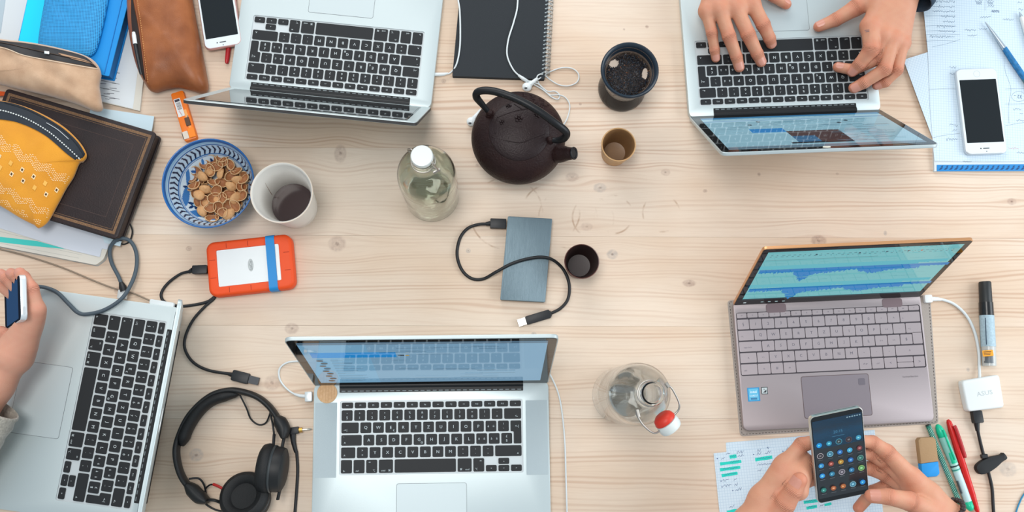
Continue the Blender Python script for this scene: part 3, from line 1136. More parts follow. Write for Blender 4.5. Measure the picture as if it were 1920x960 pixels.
# blue hard-cover book
BLUE = mat('bright_blue_cover', (12, 140, 216), .5, bump=(300, .1))
CYAN = mat('cyan_cover', (0, 206, 240), .5)
bb = thing('book', 'bright blue hard-cover book with a cyan front lying under the mesh pouch', 'book', U(140, 60))
corn = [(64, -60), (252, -40), (204, 143), (27, 108)]
ol = ccw(np.array([U(a, b, 30)[:2] for a, b in corn]))
part('page_block', prism(inset(ol, .002), .0075, .0285), mat('blue_page_edge', (24, 110, 176), .7), bb)
part('cover', prism(round_poly(ol, .002, 2), .0285, .030, .0004, 1), BLUE, bb)
part('back_cover', prism(round_poly(ol, .002, 2), .0055, .0075), BLUE, bb)
part('front_panel', prism(ccw(np.array([U(a, b, 30.2)[:2] for a, b in [(64, -58), (106, -54), (83, 40), (70, 114), (29, 107)]])), .030, .0303), CYAN, bb, label='cyan front panel')
part('spine_groove', tube([U(236, -30, 30.2), U(222, 30, 30.2), U(196, 138, 30.2)], .0007, 6), mat('deep_blue_groove', (14, 108, 180), .6), bb)


def mesh_pouch_material():
    m = mat('blue_mesh_fabric', (42, 146, 206), .6)
    nt = m.node_tree; N = Nodes(nt)
    tc = nt.nodes.new('ShaderNodeTexCoord')
    sep = nt.nodes.new('ShaderNodeSeparateXYZ'); nt.links.new(tc.outputs['Object'], sep.inputs[0])
    a = N.m('SINE', N.m('MULTIPLY', N.m('ADD', sep.outputs[0], sep.outputs[1]), 2 * math.pi / .0046))
    b = N.m('SINE', N.m('MULTIPLY', N.m('SUBTRACT', sep.outputs[0], sep.outputs[1]), 2 * math.pi / .0046))
    d = N.ramp(N.m('MULTIPLY', a, b), .1, .55)
    nt.links.new(N.mix(d, srgb(50, 160, 222), srgb(12, 74, 130)), nt.nodes['Principled BSDF'].inputs['Base Color'])
    bp = nt.nodes.new('ShaderNodeBump'); bp.invert = True; bp.inputs['Strength'].default_value = .6; bp.inputs['Distance'].default_value = .001
    nt.links.new(d, bp.inputs['Height']); nt.links.new(bp.outputs[0], nt.nodes['Principled BSDF'].inputs['Normal'])
    return m


ol = catmull([(*U(a, b, 36)[:2], 0) for a, b in [(92, -60), (150, -66), (206, -56), (204, -10), (190, 60), (176, 100), (150, 106), (100, 98), (74, 92), (74, 60), (84, 0)]], 6, True)[:, :2]
pv, _h = pillow(ol, .0304, .017, 12, 2.6, wrinkle=.0004)
solo('mesh_pouch', 'blue perforated mesh pouch lying on the blue book', 'pouch', pv, mesh_pouch_material(), smooth=True)

# notebook and loose sheets under the leather journal
nb = thing('notebook', 'thick cream-paged notebook with a turquoise page edge under the leather journal', 'notebook', U(80, 420))
ol = ccw(np.array([U(a, b, 8)[:2] for a, b in [(-130, 430), (0, 462), (180, 497), (194, 486), (214, 440), (262, 262), (60, 190), (-90, 200)]]))
part('page_block', prism(round_poly(ol, .003, 2), .0012, .0082), CREAM_PAPER, nb)
part('back_cover', prism(round_poly(inset(ol, -.001), .003, 2), 0, .0012), mat('grey_board', (168, 172, 172), .7), nb)
part('turquoise_page', prism(ccw(np.array([U(a, b, 8.6)[:2] for a, b in [(-120, 424), (0, 444), (70, 452), (124, 467), (60, 461), (0, 454), (-120, 436)]])), .0082, .0086), mat('turquoise_edge', (64, 196, 188), .6), nb)
st = []
for k in range(4):
    st.append(ribbon([U(-100, 414 + 11 * k, 8.3), U(0, 434 + 11 * k, 8.3), U(160 - 6 * k, 472 + 6 * k, 8.3)], .0004))
part('page_lines', join(*st), mat('grey_ruling', (170, 170, 164), .8), nb, kind='stuff')
sheet('paper_sheet', 'loose white sheet sticking out below the leather journal, on the cream notebook', 'paper', [(-120, 395), (0, 428), (120, 466), (187, 482), (191, 466), (201, 468), (222, 400), (205, 330), (-70, 300)], 8.6, 9.4, mat('cool_white_paper', (204, 210, 220), .8))
sheet('paper_sheet', 'bluish white sheet whose corner shows above the right end of the leather journal', 'paper', [(170, 200), (289, 218), (285, 243), (225, 462), (196, 455), (150, 330)], 9.4, 10.2, mat('bluish_paper', (196, 216, 226), .8))
sheet('ribbon_marker', 'small orange ribbon tab at the left edge above the leather journal', 'ribbon', [(-30, 168), (10, 172), (12, 179), (-30, 181)], 10.4, 11.4, mat('orange_ribbon', (226, 92, 32), .7))

# dark leather journal
JL = mat('dark_brown_leather', (36, 28, 30), .45, 0, .4, bump=(420, .35), var=(26, (52, 36, 34), .5))
GOLD = mat('worn_gold_tooling', (150, 116, 84), .5, .35, bump=(1500, .8), var=(900, (84, 60, 48), .8))
jr = thing('journal', 'old dark brown leather journal with a tooled gold border under the yellow pouch', 'journal', U(110, 310))
corn = [(12, 165), (294, 249), (219, 449), (-63, 365)]
ol = ccw(np.array([U(a, b, 36)[:2] for a, b in corn]))
olr = round_poly(ol, .007, 5)
part('front_cover', prism(olr, .0325, .036, .0013, 3), JL, jr, smooth=40)
part('back_cover', prism(olr, .0104, .0136, .001, 2), JL, jr)
part('page_block', prism(inset(olr, .003), .0136, .0325), mat('aged_page_edge', (74, 60, 54), .8, bump=(900, .5, (.02, .02, 4))), jr)
for d0, d1, dd in ((.0062, .0105, 0), (.0125, .0131, 0)):
    A, B = inset(ol, d0), inset(ol, d1)
    n = 4
    V = [(*p, .0361) for p in A] + [(*p, .0361) for p in B] + [(*p, .0358) for p in A] + [(*p, .0358) for p in B]
    F = [(i, (i + 1) % n, n + (i + 1) % n, n + i) for i in range(n)]
    part('gold_border', (np.array(V), F), GOLD, jr, label='tooled gold border on the cover')
A, B = inset(ol, .028), inset(ol, .0287)
part('blind_line', (np.array([(*p, .03605) for p in A] + [(*p, .03605) for p in B]), [(i, (i + 1) % 4, 4 + (i + 1) % 4, 4 + i) for i in range(4)]), mat('blind_tooling', (66, 48, 44), .6), jr)
part('elastic_loop', tube(catmull([U(226, 440, 20), U(238, 415, 12), U(248, 432, 6), (U(243, 452, 3)), U(230, 458, 3), U(219, 450, 12)], 8), .0012, 8), mat('black_elastic', (24, 26, 28), .7), jr, smooth=True)

# yellow embroidered pouch with a navy zip band
YEL = mat('mustard_cotton', (226, 154, 34), .8, bump=(900, .4), var=(16, (196, 122, 24), .55), sheen=.3)
NAVY = mat('navy_zip_tape', (30, 38, 48), .7, bump=(1200, .3))
yp = thing('pouch', 'mustard yellow pouch with white embroidery and a navy zip, lying on the journal', 'pouch', U(70, 300, 36))
yo = [(-90, 196), (-40, 186), (8, 190), (58, 204), (112, 232), (146, 262), (163, 289), (157, 302), (149, 306), (138, 332), (124, 354), (108, 384), (90, 416), (74, 428), (64, 422), (40, 410), (0, 386), (-60, 356), (-100, 330)]
ol = catmull([(*U(a, b, 42)[:2], 0) for a, b in yo], 5, True)[:, :2]
pv, yh = pillow(ol, .0365, .024, 16, 2.2, wrinkle=.0007, seed=3)
part('bag', pv, YEL, yp, smooth=True)
zb = part('zip_band', strip_on([(-60, 188), (8, 191), (58, 206), (112, 236), (145, 265), (161, 290)], [(-60, 220), (0, 224), (40, 232), (85, 254), (125, 288), (148, 305)], yh, .0012, 40, 6), NAVY, yp, smooth=True)
part('zip_teeth', stitches_on([(-20, 206), (10, 209), (50, 223), (90, 246), (125, 275), (154, 302)], yh, .0021, .0022, .0011, .0022), mat('white_zip_teeth', (222, 226, 224), .5), zb, kind='stuff')
part('zip_slider', line_on([(88, 231), (100, 238), (112, 246), (130, 262)], yh, .0008, .0022), mat('silver_zip', (180, 184, 188), .35, .8), zb, smooth=True)
part('zip_fold', line_on([(10, 193), (60, 210), (112, 240), (140, 266), (158, 292)], yh, .0009, .0012), mat('navy_fold', (22, 28, 36), .7), zb, smooth=True)
STI = mat('cream_thread', (244, 214, 168), .8)
ux, uy = np.array((.862, .507)), np.array((-.507, .862))
o0 = np.array((0., 222.))
emb = []


def emb_dot(u, v, du=2.6, dv=1.2):
    p = o0 + ux * u + uy * v
    q = [on_surface(*(p + ux * a + uy * b), yh, 40, .0005) for a, b in ((-du / 2, -dv / 2), (du / 2, -dv / 2), (du / 2, dv / 2), (-du / 2, dv / 2))]
    emb.append((np.array(q), [(0, 1, 2, 3)]))


rs = random.Random(9)
inside = lambda u, v: True
ypoly = np.array(yo, float)


def in_poly(p, poly):
    c = False
    n = len(poly)
    for i in range(n):
        a, b = poly[i], poly[i - 1]
        if (a[1] > p[1]) != (b[1] > p[1]) and p[0] < (b[0] - a[0]) * (p[1] - a[1]) / (b[1] - a[1]) + a[0]: c = not c
    return c


yin = ypoly * .94 + ypoly.mean(0) * .06
for u in np.arange(-60, 200, 3.6):
    for base, amp, rows in ((26, 10, 5), (100, 10, 4), (126, 10, 4)):
        zig = amp * abs(((u / 36.) % 1) * 2 - 1)
        for k in range(rows):
            v = base + zig + k * 3.6
            if in_poly(o0 + ux * u + uy * v, yin) and rs.random() < .9: emb_dot(u + rs.uniform(-.5, .5), v)
part('embroidery', join(*emb), STI, yp, kind='stuff', label='rows of cream zigzag stitches')
for k in range(12):
    for r_ in range(2):
        u = -40 + 25 * k + 12 * r_; v = 62 + 17 * r_
        dark = (k + r_) % 3 != 1
        p = o0 + ux * u + uy * v
        if not in_poly(p, yin): continue
        ring = [on_surface(*(p + d), yh, 40, .0006) for d in (np.array((-4.6, 1.4)), np.array((.8, 5.8)), np.array((4.6, -1.4)), np.array((-.8, -5.8)))]
        dm = part('diamond', (np.array(ring), [(0, 1, 2, 3)]), STI if dark else mat('faded_thread', (232, 176, 84), .8), yp)
        if dark:
            core = [on_surface(*(p + d * .5), yh, 40, .0010) for d in (np.array((-4.6, 1.4)), np.array((.8, 5.8)), np.array((4.6, -1.4)), np.array((-.8, -5.8)))]
            part('diamond_core', (np.array(core), [(0, 1, 2, 3)]), mat('brown_thread', (70, 48, 32), .8), dm)

# beige suede pencil case, zip open
SUEDE = mat('beige_suede', (202, 168, 138), .9, bump=(700, .4), var=(34, (166, 128, 98), .75), sheen=.5)
sc = thing('pencil_case', 'beige suede pencil case with an open black zip above the leather journal', 'pencil case', U(90, 140, 36))
so = [(-110, 60), (-40, 66), (0, 73), (60, 80), (120, 92), (160, 104), (178, 116), (187, 134), (184, 158), (188, 186), (190, 203), (176, 207), (140, 193), (90, 178), (30, 164), (-40, 148), (-110, 140)]
ol = catmull([(*U(a, b, 50)[:2], 0) for a, b in so], 5, True)[:, :2]
pv, sh = pillow(ol, .0368, .034, 22, 2.6, wrinkle=.0013, seed=5)
part('bag', pv, SUEDE, sc, smooth=True)
zp = part('zip_opening', strip_on([(-90, 62), (0, 76), (60, 83), (120, 95), (160, 107), (182, 127)], [(-90, 78), (0, 87), (45, 103), (100, 113), (150, 122), (184, 128)], sh, .0012, 40, 6), mat('black_zip_tape', (34, 33, 36), .55), sc, smooth=True)
part('inner_lining', strip_on([(110, 100), (135, 106), (160, 113), (176, 121)], [(116, 104), (140, 112), (160, 117), (174, 121)], sh, .0022, 16, 2), mat('tan_lining', (176, 138, 108), .8), zp, smooth=True)
part('zip_slider', strip_on([(85, 97), (94, 98)], [(85, 102), (94, 103)], sh, .0034, 6, 2), mat('pale_zip_slider', (220, 230, 234), .3, .6), zp)
part('piping', line_on([(-90, 80), (0, 89), (45, 104), (100, 115), (150, 124), (185, 130)], sh, .0007, .0012), mat('pale_piping', (226, 204, 180), .7), sc, smooth=True)
part('zip_teeth', line_on([(-90, 70), (0, 80), (55, 92), (110, 104), (160, 115), (180, 125)], sh, .0007, .002), mat('dark_zip_teeth', (80, 66, 58), .5, .5), zp, smooth=True)

# brown leather pencil case
BL = mat('cognac_leather', (164, 98, 56), .42, 0, .45, bump=(600, .25), var=(20, (112, 58, 28), .85))
lc = thing('pencil_case', 'smooth cognac brown leather pencil case with an open slit showing a pen', 'pencil case', U(310, 60))
lo = [(241, -70), (238, -10), (240, 40), (246, 85), (257, 128), (272, 158), (284, 170), (304, 165), (330, 161), (356, 167), (376, 172), (387, 163), (384, 136), (374, 84), (362, 20), (352, -40), (346, -80), (290, -90)]
ol = catmull([(*U(a, b, 24)[:2], 0) for a, b in lo], 5, True)[:, :2]
pv, lh = pillow(ol, .0055, .046, 16, 2.7, wrinkle=.0007, seed=8)
part('bag', pv, BL, lc, smooth=True)
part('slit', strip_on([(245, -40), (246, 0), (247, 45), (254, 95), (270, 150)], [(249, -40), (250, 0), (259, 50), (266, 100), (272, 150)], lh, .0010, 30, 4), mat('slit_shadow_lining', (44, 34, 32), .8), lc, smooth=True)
part('lip', line_on([(252, -40), (253, 0), (261, 50), (268, 102), (274, 152)], lh, .0011, .0008), mat('leather_lip', (132, 74, 42), .45), lc, smooth=True)
part('stitching', stitches_on([(257, -40), (258, 0), (265, 50), (271, 104), (278, 156)], lh, .0022, .0016, .0005), mat('tan_thread', (206, 150, 96), .8), lc, kind='stuff')
pn = thing('pen', 'black pen with a white cap tucked into the slit of the brown leather case', 'pen', on_surface(258, 100, lh, 30))
a, b, c = on_surface(252, 62, lh, 30, .0035), on_surface(255, 84, lh, 30, .0035), on_surface(266, 140, lh, 30, .0015)
part('barrel', tube([b, (b + c) / 2 + np.array((0, 0, .001)), c], .0030, 10), mat('black_plastic', (34, 37, 40), .35), pn, smooth=40)
part('cap', tube([a, a + (b - a) * .3, b], [.0024, .0034, .0034], 10), mat('white_plastic', (224, 228, 228), .4), pn, smooth=40)


# ================================================================== phones lying on the table
def smartphone(label, loc, rot, w, l, th, body_m, face_m, glass_m, bez_top, bez_bot, home='bottom'):
    t = thing('smartphone', label, 'phone', loc, rot)
    part('body', prism(rrect(w, l, .0095, 7), 0, th, .0022, 3, .0015), body_m, t, smooth=40, world=False)
    part('front_glass', prism(rrect(w - .003, l - .003, .0085, 7), th - .0003, th + .0002), face_m, t, world=False)
    sl = l - bez_top - bez_bot
    part('display', prism(rrect(w - .0085, sl, .0008, 2, 0, (bez_bot - bez_top) / 2), th - .0001, th + .0004), glass_m, t, world=False)
    by = -l / 2 + bez_bot / 2
    part('home_button', join(lathe([(5.5, 0), (5.5, .42), (5.0, .42), (5.0, 0)], 28, (0, by, th - .0001))), mat('button_ring', (186, 192, 194), .4, .3), t, world=False)
    part('earpiece', prism(rrect(.0105, .0016, .0007, 2, 0, l / 2 - bez_top / 2), th, th + .0004), mat('dark_slot', (70, 74, 78), .5), t, world=False)
    part('front_camera', prism(rrect(.0022, .0022, .001, 3, .009, l / 2 - bez_top / 2), th, th + .0004), MATS['dark_slot'], t, world=False)
    part('proximity_sensor', prism(rrect(.0016, .0016, .0007, 3, 0, l / 2 - bez_top / 2 + .005), th, th + .0004), MATS['dark_slot'], t, world=False)
    part('side_button', box(w / 2 - .0002, w / 2 + .0005, l * .2, l * .28, th * .35, th * .65), body_m, t, world=False)
    return t


SCREEN_OFF = mat('black_phone_glass', (28, 33, 37), .12, 0, .4)
WFACE = mat('white_phone_face', (216, 225, 230), .35)
# the one beside the brown case: top of the phone points to the bottom of the picture
c = U(408, 32, 15)
smartphone('rose-backed phone with a white face, leaning out from the brown leather case', (c.x, c.y + .012, .0082), math.pi + math.radians(11), .0605, .128, .0073,
           mat('rose_metal', (214, 170, 166), .35, .5), WFACE, SCREEN_OFF, .0175, .0175)
rp = thing('pen', 'red pen whose tip shows under the rose-backed phone', 'pen', U(432, 60))
a, b = np.array(U(425, 119, 4)), np.array(U(440, -8, 4))
part('barrel', tube([a + (b - a) * .2, b], .0040, 12), mat('red_plastic', (196, 34, 34), .3), rp, smooth=40)
part('cap', tube([a, a + (b - a) * .02, a + (b - a) * .06, a + (b - a) * .24], [.0022, .003, .0036, .0041], 12), mat('deep_red_plastic', (176, 28, 36), .3), rp, smooth=40)

# ================================================================== bowl of nut shells
BC = U(390, 343, 58)
bowl = thing('bowl', 'small white bowl painted with blue flowers and chevrons, holding nut shells', 'bowl', (BC.x, BC.y, 0))
outer = [(0, 0), (30, 0), (33, .5), (34, 4), (44, 9), (55, 21), (64, 38), (68.5, 53), (70, 57.2), (69.6, 58), (68.6, 58.2)]
inner_c = catmull([(68.6, 58.2, 0), (67.6, 57, 0), (65, 47, 0), (60, 35, 0), (52, 22, 0), (40, 12.5, 0), (24, 8.4, 0), (0, 7.5, 0)], 14)[:, :2]
inner_c[-1, 0] = 0
CER = mat('white_glaze', (214, 226, 234), .2, coat=.3)
part('outside', lathe(outer, 96), mat('blue_white_glaze', (120, 172, 214), .2, coat=.3), bowl, smooth=40, world=False)
iv, ifc = lathe([tuple(p) for p in inner_c], 384)
rr = np.hypot(iv[:, 0], iv[:, 1]) / .0686
th = np.arctan2(iv[:, 1], iv[:, 0])
white, rimb, navy, midb, pale = (np.array(srgb(*c)[:3]) for c in ((206, 222, 234), (28, 98, 166), (22, 34, 66), (40, 104, 168), (150, 192, 222)))
cc = np.tile(white, (len(iv), 1))
f = (th * 46 / (2 * math.pi)) % 1
v = (rr - .868) / .055
band = np.abs(v) < 1
chev = band & (np.abs(((f - .30 - .38 * np.abs(v) + .5) % 1) - .5) < (.21 - .06 * np.abs(v)))
cc[band] = np.array(srgb(186, 210, 230)[:3])
cc[chev] = navy
cc[(np.abs(rr - .935) < .008) | (np.abs(rr - .80) < .006) | (np.abs(rr - .775) < .004)] = midb
cc[(rr > .945) & (rr <= .968)] = pale
cc[rr > .968] = rimb
for k in range(9):
    a0 = 2 * math.pi * k / 9 + .3
    fx, fy = .60 * math.cos(a0), .60 * math.sin(a0)
    dx, dy = rr * np.cos(th) - fx, rr * np.sin(th) - fy
    d = np.hypot(dx, dy); ph = np.arctan2(dy, dx)
    R = .135 * (.72 + .28 * np.cos(5 * ph + k))
    m_ = (rr < .765) & (d < R)
    cc[m_] = np.array(srgb(26, 56, 104)[:3]) if k % 3 else np.array(srgb(34, 86, 150)[:3])
    cc[(rr < .765) & (d < .035)] = pale
    a1 = a0 + math.pi / 9
    dx, dy = rr * np.cos(th) - .69 * math.cos(a1), rr * np.sin(th) - .69 * math.sin(a1)
    cc[(rr < .765) & (np.hypot(dx * (1.2 + math.sin(a1)), dy * (1.2 + math.cos(a1))) < .06)] = np.array(srgb(60, 120, 184)[:3])
part('inside', (iv, ifc), mat('painted_glaze', attr='Col', rough=.2, coat=.3), bowl, smooth=True, world=False, cols=cc)
part('rim', lathe([(67.8, 57.4), (68.8, 58.8), (70.1, 58.2), (70.2, 57), (69.2, 56.4)], 96), mat('blue_rim_glaze', (30, 100, 168), .2, coat=.3), bowl, smooth=True, world=False)


def shell_mesh(name, a, b, c, seed):
    """one half of a nut shell: a thin pointed cup, mouth up"""
    rs = np.random.RandomState(seed)
    n, k = 18, 6
    V, F = [], []
    for side, s in ((0, 1.0), (1, .88)):
        for j in range(k + 1):
            e = math.pi / 2 * j / k
            for i in range(n):
                t = 2 * math.pi * i / n
                pt = 1 + .10 * math.cos(t) ** 5
                x = a * s * math.cos(t) * pt * math.cos(e); y = b * s * math.sin(t) * math.cos(e)
                z = -c * s * math.sin(e) + (.0009 * math.cos(2 * t) * math.cos(e))
                V.append((x, y, z))
    m = (k + 1) * n
    for j in range(k):
        for i in range(n):
            i2 = (i + 1) % n
            F.append((j * n + i, (j + 1) * n + i, (j + 1) * n + i2, j * n + i2)[::-1])
            F.append((m + j * n + i, m + (j + 1) * n + i, m + (j + 1) * n + i2, m + j * n + i2))
    for i in range(n):
        i2 = (i + 1) % n
        F.append((i, i2, m + i2, m + i)[::-1])
    mi = [0 if q % 2 == 0 else 1 for q in range(2 * k * n)] + [2] * n
    return _mesh(name, V, F, [mat('shell_outside', (218, 168, 116), .6, var=(300, (194, 138, 88), .6)), mat('shell_inside', (180, 122, 78), .55, var=(200, (148, 92, 56), .7)),
                              mat('shell_lip', (222, 184, 138), .6)], True, None, mi)


SH = [shell_mesh('nut_shell', .0112, .0082, .0058, 1), shell_mesh('nut_shell', .0104, .0078, .0060, 2), shell_mesh('nut_shell', .0098, .0072, .0050, 3)]
hc = U(413, 352, 24)
rs = random.Random(21)
pts = []


def bowl_z(x, y):
    r = math.hypot(x - BC.x, y - BC.y) * 1000
    return float(np.interp(r, inner_c[::-1, 0], inner_c[::-1, 1])) * .001


for layer, rad, num, dmin in ((0, .049, 46, .0112), (1, .041, 34, .0118)):
    mine = []
    tries = 0
    while len(mine) < num and tries < 6000:
        tries += 1
        a, r = rs.random() * 2 * math.pi, rad * math.sqrt(rs.random())
        x, y = hc.x + r * math.cos(a), hc.y + r * math.sin(a)
        if math.hypot(x - BC.x, y - BC.y) > .052: continue
        if any(math.hypot(x - p[0], y - p[1]) < dmin for p in mine): continue
        mine.append((x, y, r))
    for x, y, r in mine:
        z = bowl_z(x, y) + (.0062 if layer == 0 else .0145 + .004 * max(0, 1 - r / .04))
        pts.append((x, y, z, layer))
for i, (x, y, z, layer) in enumerate(pts):
    o = bpy.data.objects.new('nut_shell', SH[i % 3])
    COL.objects.link(o)
    o.location = (x, y, z)
    flip = rs.random() < .18
    o.rotation_euler = (rs.uniform(-.75, .75) + (math.pi if flip else 0), rs.uniform(-.5, .5), rs.random() * 6.28)
    tag(o, 'empty tan half nut shell in the heap inside the blue and white bowl', 'nut shell', 'nut shells heaped in the bowl')

# ================================================================== mug with dregs
mc = U(528, 361, 112)
mug = thing('mug', 'tall white tapered mug with dark tea dregs, touching the bowl of shells', 'mug', (mc.x, mc.y, 0))
mug_m = mat('white_stoneware', (226, 222, 216), .35)
part('body', lathe([(0, 0), (32, 0), (33.5, 1.5), (36, 30), (42, 88), (45.5, 110), (45.8, 112), (45, 113), (44, 112.4), (42.4, 108), (39.8, 88), (38.2, 86), (33.5, 30), (31.5, 9), (28, 6), (0, 5.5)], 72), mug_m, mug, smooth=45, world=False)
part('rim', lathe([(44.2, 112.0), (44.6, 113.1), (45.6, 113.0), (46.0, 111.6), (45.6, 111.0)], 72), mat('cream_glaze_edge', (232, 216, 200), .3), mug, smooth=True, world=False)
tp = [(0, 27)] + [(31.8 * k / 6, 27.0) for k in range(1, 6)] + [(33.0, 27.2)]
part('tea', lathe(tp, 48), mat('dark_tea', (52, 30, 26), .12, coat=.2), mug, world=False, label='dark brown tea at the bottom')
a = math.radians(160)
wl = [((38.6 - .09 * (86 - z)) * .001 * math.cos(a - .25 + .004 * (86 - z)), (38.6 - .09 * (86 - z)) * .001 * math.sin(a - .25 + .004 * (86 - z)), z * .001) for z in (84, 72, 60, 48, 36)]
part('tea_bag_string', tube(catmull(wl, 5), .0005, 6), mat('brown_string', (130, 90, 70), .8), mug, world=False)

# ================================================================== swing-top bottles


def glass_mat(name, rgb, dens=0):
    m = bpy.data.materials.new(name); m.use_nodes = True
    b = m.node_tree.nodes['Principled BSDF']
    b.inputs['Base Color'].default_value = srgb(*rgb)
    b.inputs['Roughness'].default_value = .0
    b.inputs['Transmission Weight'].default_value = 1.
    b.inputs['IOR'].default_value = 1.45
    return m


def bottle_profile(R, h_sh, h_neck, h):
    """thin glass: outside up, inside down"""
    out = [(0, 2.5), (R * .6, 1.2), (R - 4, 0), (R - 1.2, 1.2), (R, 5), (R, h_sh * .5), (R, h_sh)]
    top = catmull([(R, h_sh, 0), (R * .93, h_sh + (h_neck - h_sh) * .35, 0), (R * .66, h_sh + (h_neck - h_sh) * .70, 0), (17.5, h_neck - 6, 0), (14.2, h_neck + 8, 0)], 6)[1:, :2]
    neck = [(13.8, h - 16), (15.6, h - 14), (15.8, h - 3), (14.6, h), (12.4, h), (12.0, h - 4), (12.0, h_neck + 8)]
    inn = [(r - 1.9, z) for r, z in top[::-1][1:]] + [(R - 1.9, h_sh), (R - 1.9, h_sh * .5), (R - 2.2, 8), (R - 7, 4.5), (0, 6)]
    return out + [tuple(p) for p in top] + neck + inn


STEEL = mat('steel_wire', (176, 170, 164), .28, .9)
PORC = mat('white_porcelain_stopper', (212, 217, 215), .35)
bc = U(810, 367, 0)
b1 = thing('glass_bottle', 'greenish glass swing-top bottle closed with a white stopper, left of the teapot', 'bottle', (bc.x, bc.y, 0))
part('glass', lathe(bottle_profile(43.5, 132, 205, 236), 64), glass_mat('green_tinted_glass', (243, 248, 239)), b1, smooth=50, world=False)
part('stopper', lathe([(0, 232), (10, 232), (10.5, 236), (14.5, 237), (15.4, 240), (15.4, 246), (14.2, 249), (0, 249.6)], 40), PORC, b1, smooth=45, world=False)
part('stopper_gasket', lathe([(10.4, 235.5), (13.4, 235.5), (13.4, 237.2), (10.4, 237.2)], 32), mat('pale_rubber', (206, 200, 192), .6), b1, smooth=45, world=False)
ringp = [(.0163 * math.cos(a), .0163 * math.sin(a), .2205) for a in np.linspace(0, 2 * math.pi, 40)[:-1]]
part('wire_collar', tube(ringp, .0010, 8, closed=True), STEEL, b1, smooth=True, world=False)
d = math.radians(-33)
ex, ey = np.array((math.cos(d), math.sin(d), 0)), np.array((-math.sin(d), math.cos(d), 0))
bw = [ex * .0165 + np.array((0, 0, .2205)), ex * .0255 + np.array((0, 0, .226)), ex * .0185 + np.array((0, 0, .244)), ex * .0148 + np.array((0, 0, .246))]
part('wire_bail', tube(catmull(bw, 6), .0011, 8), STEEL, b1, smooth=True, world=False)
part('bail_coil', tube([ex * .0205 - ey * .006 + np.array((0, 0, .2215)), ex * .0255 + ey * .003 + np.array((0, 0, .2215))], .0026, 10), STEEL, b1, smooth=40, world=False)
bw = [-ex * .0165 + np.array((0, 0, .2205)), -ex * .0245 + np.array((0, 0, .228)), -ex * .0190 + np.array((0, 0, .244)), -ex * .0148 + np.array((0, 0, .246))]
part('wire_bail', tube(catmull(bw, 6), .0011, 8), STEEL, b1, smooth=True, world=False)

bc = U(1162, 741, 0)
b2 = thing('glass_bottle', 'clear glass swing-top bottle standing open with its red-ringed stopper hanging off', 'bottle', (bc.x, bc.y, 0))
part('glass', lathe(bottle_profile(43.5, 172, 262, 300), 64), glass_mat('clear_glass', (247, 250, 250)), b2, smooth=50, world=False)
rz = .278
ringp = [(.0163 * math.cos(a), .0163 * math.sin(a), rz) for a in np.linspace(0, 2 * math.pi, 40)[:-1]]
part('wire_collar', tube(ringp, .0010, 8, closed=True), STEEL, b2, smooth=True, world=False)
# hanging stopper
S0 = np.array(U(1250, 792, 262)); base = np.array((bc.x, bc.y, 0))
ax_ = np.array((.62, -.74, -.25)); ax_ /= np.linalg.norm(ax_)
sd = np.cross(ax_, (0, 0, 1.)); sd /= np.linalg.norm(sd); upv = np.cross(sd, ax_)
Mx = Matrix(((sd[0], upv[0], ax_[0], S0[0]), (sd[1], upv[1], ax_[1], S0[1]), (sd[2], upv[2], ax_[2], S0[2]), (0, 0, 0, 1)))
part('stopper', lathe([(0, -3), (10, -3), (14.5, -1), (15.2, 2), (15.2, 8), (14, 11), (0, 12)], 36, M=Mx), PORC, b2, smooth=45)
part('stopper_gasket', lathe([(0, -12), (9.5, -12), (13, -9), (14.6, -4), (14.2, -2.4), (0, -2.4)], 36, M=Mx), mat('red_rubber_gasket', (206, 52, 34), .45), b2, smooth=45, label='red rubber ring')
for pa, pb, pc in (((1193, 776, 278), (1206, 797, 272), (1228, 812, 266)), ((1252, 722, 278), (1262, 732, 275), (1274, 763, 268))):
    end = S0 + ax_ * .004 + sd * .0148 * (1 if pa[0] > 1220 else -1)
    end2 = np.array(U(*pc))
    part('wire_bail', tube(catmull([U(*pa), U(*pb), end2, (end2 + end) / 2, end], 6), .0012, 8), STEEL, b2, smooth=True)
sc_ = np.array(U(1210, 764, 278))
part('bail_coil', tube([U(1194, 768, 279), U(1198, 782, 279)], .0024, 10), STEEL, b2, smooth=40)
part('bail_coil', tube([U(1248, 718, 279), U(1254, 726, 279)], .0024, 10), STEEL, b2, smooth=40)

# ================================================================== iron teapot
tc_ = U(970, 275, 0)
IRON = mat('dark_brown_cast_iron', (42, 23, 22), .5, .1, .28, bump=(330, 1.), var=(30, (30, 19, 21), .7))
IRON_LID = mat('dark_iron_lid', (32, 19, 20), .42, .1, .32, bump=(420, .6), var=(40, (44, 32, 34), .6))
IRON_BLK = mat('black_iron_handle', (26, 27, 30), .4, .3, .5)
tpot = thing('teapot', 'round dark brown cast-iron teapot with plum blossoms on its lid and an arched black handle', 'teapot', (tc_.x, tc_.y, 0))
body = catmull([(44, 0, 0), (50, 3, 0), (63, 18, 0), (71.5, 38, 0), (73.5, 52, 0), (70, 67, 0), (60, 80, 0), (48, 88, 0)], 6)[:, :2]
part('body', lathe([(0, 1), (40, 1), (44, 0)] + [tuple(p) for p in body[1:]] + [(46.5, 88.6), (45.5, 86), (0, 84)], 96), IRON, tpot, smooth=50, world=False)
lidp = catmull([(46.8, 87.2, 0), (45.4, 90, 0), (34, 94.5, 0), (18, 98, 0), (0, 99.2, 0)], 6)[:, :2]
lidp[-1, 0] = 0
lid_o = part('lid', lathe([(44, 86)] + [tuple(p) for p in lidp], 80), IRON_LID, tpot, smooth=50, world=False)
lz = lambda r: float(np.interp(r, lidp[::-1, 0], lidp[::-1, 1]))
bz = lambda r: float(np.interp(r, body[::-1, 0][:22], body[::-1, 1][:22]))
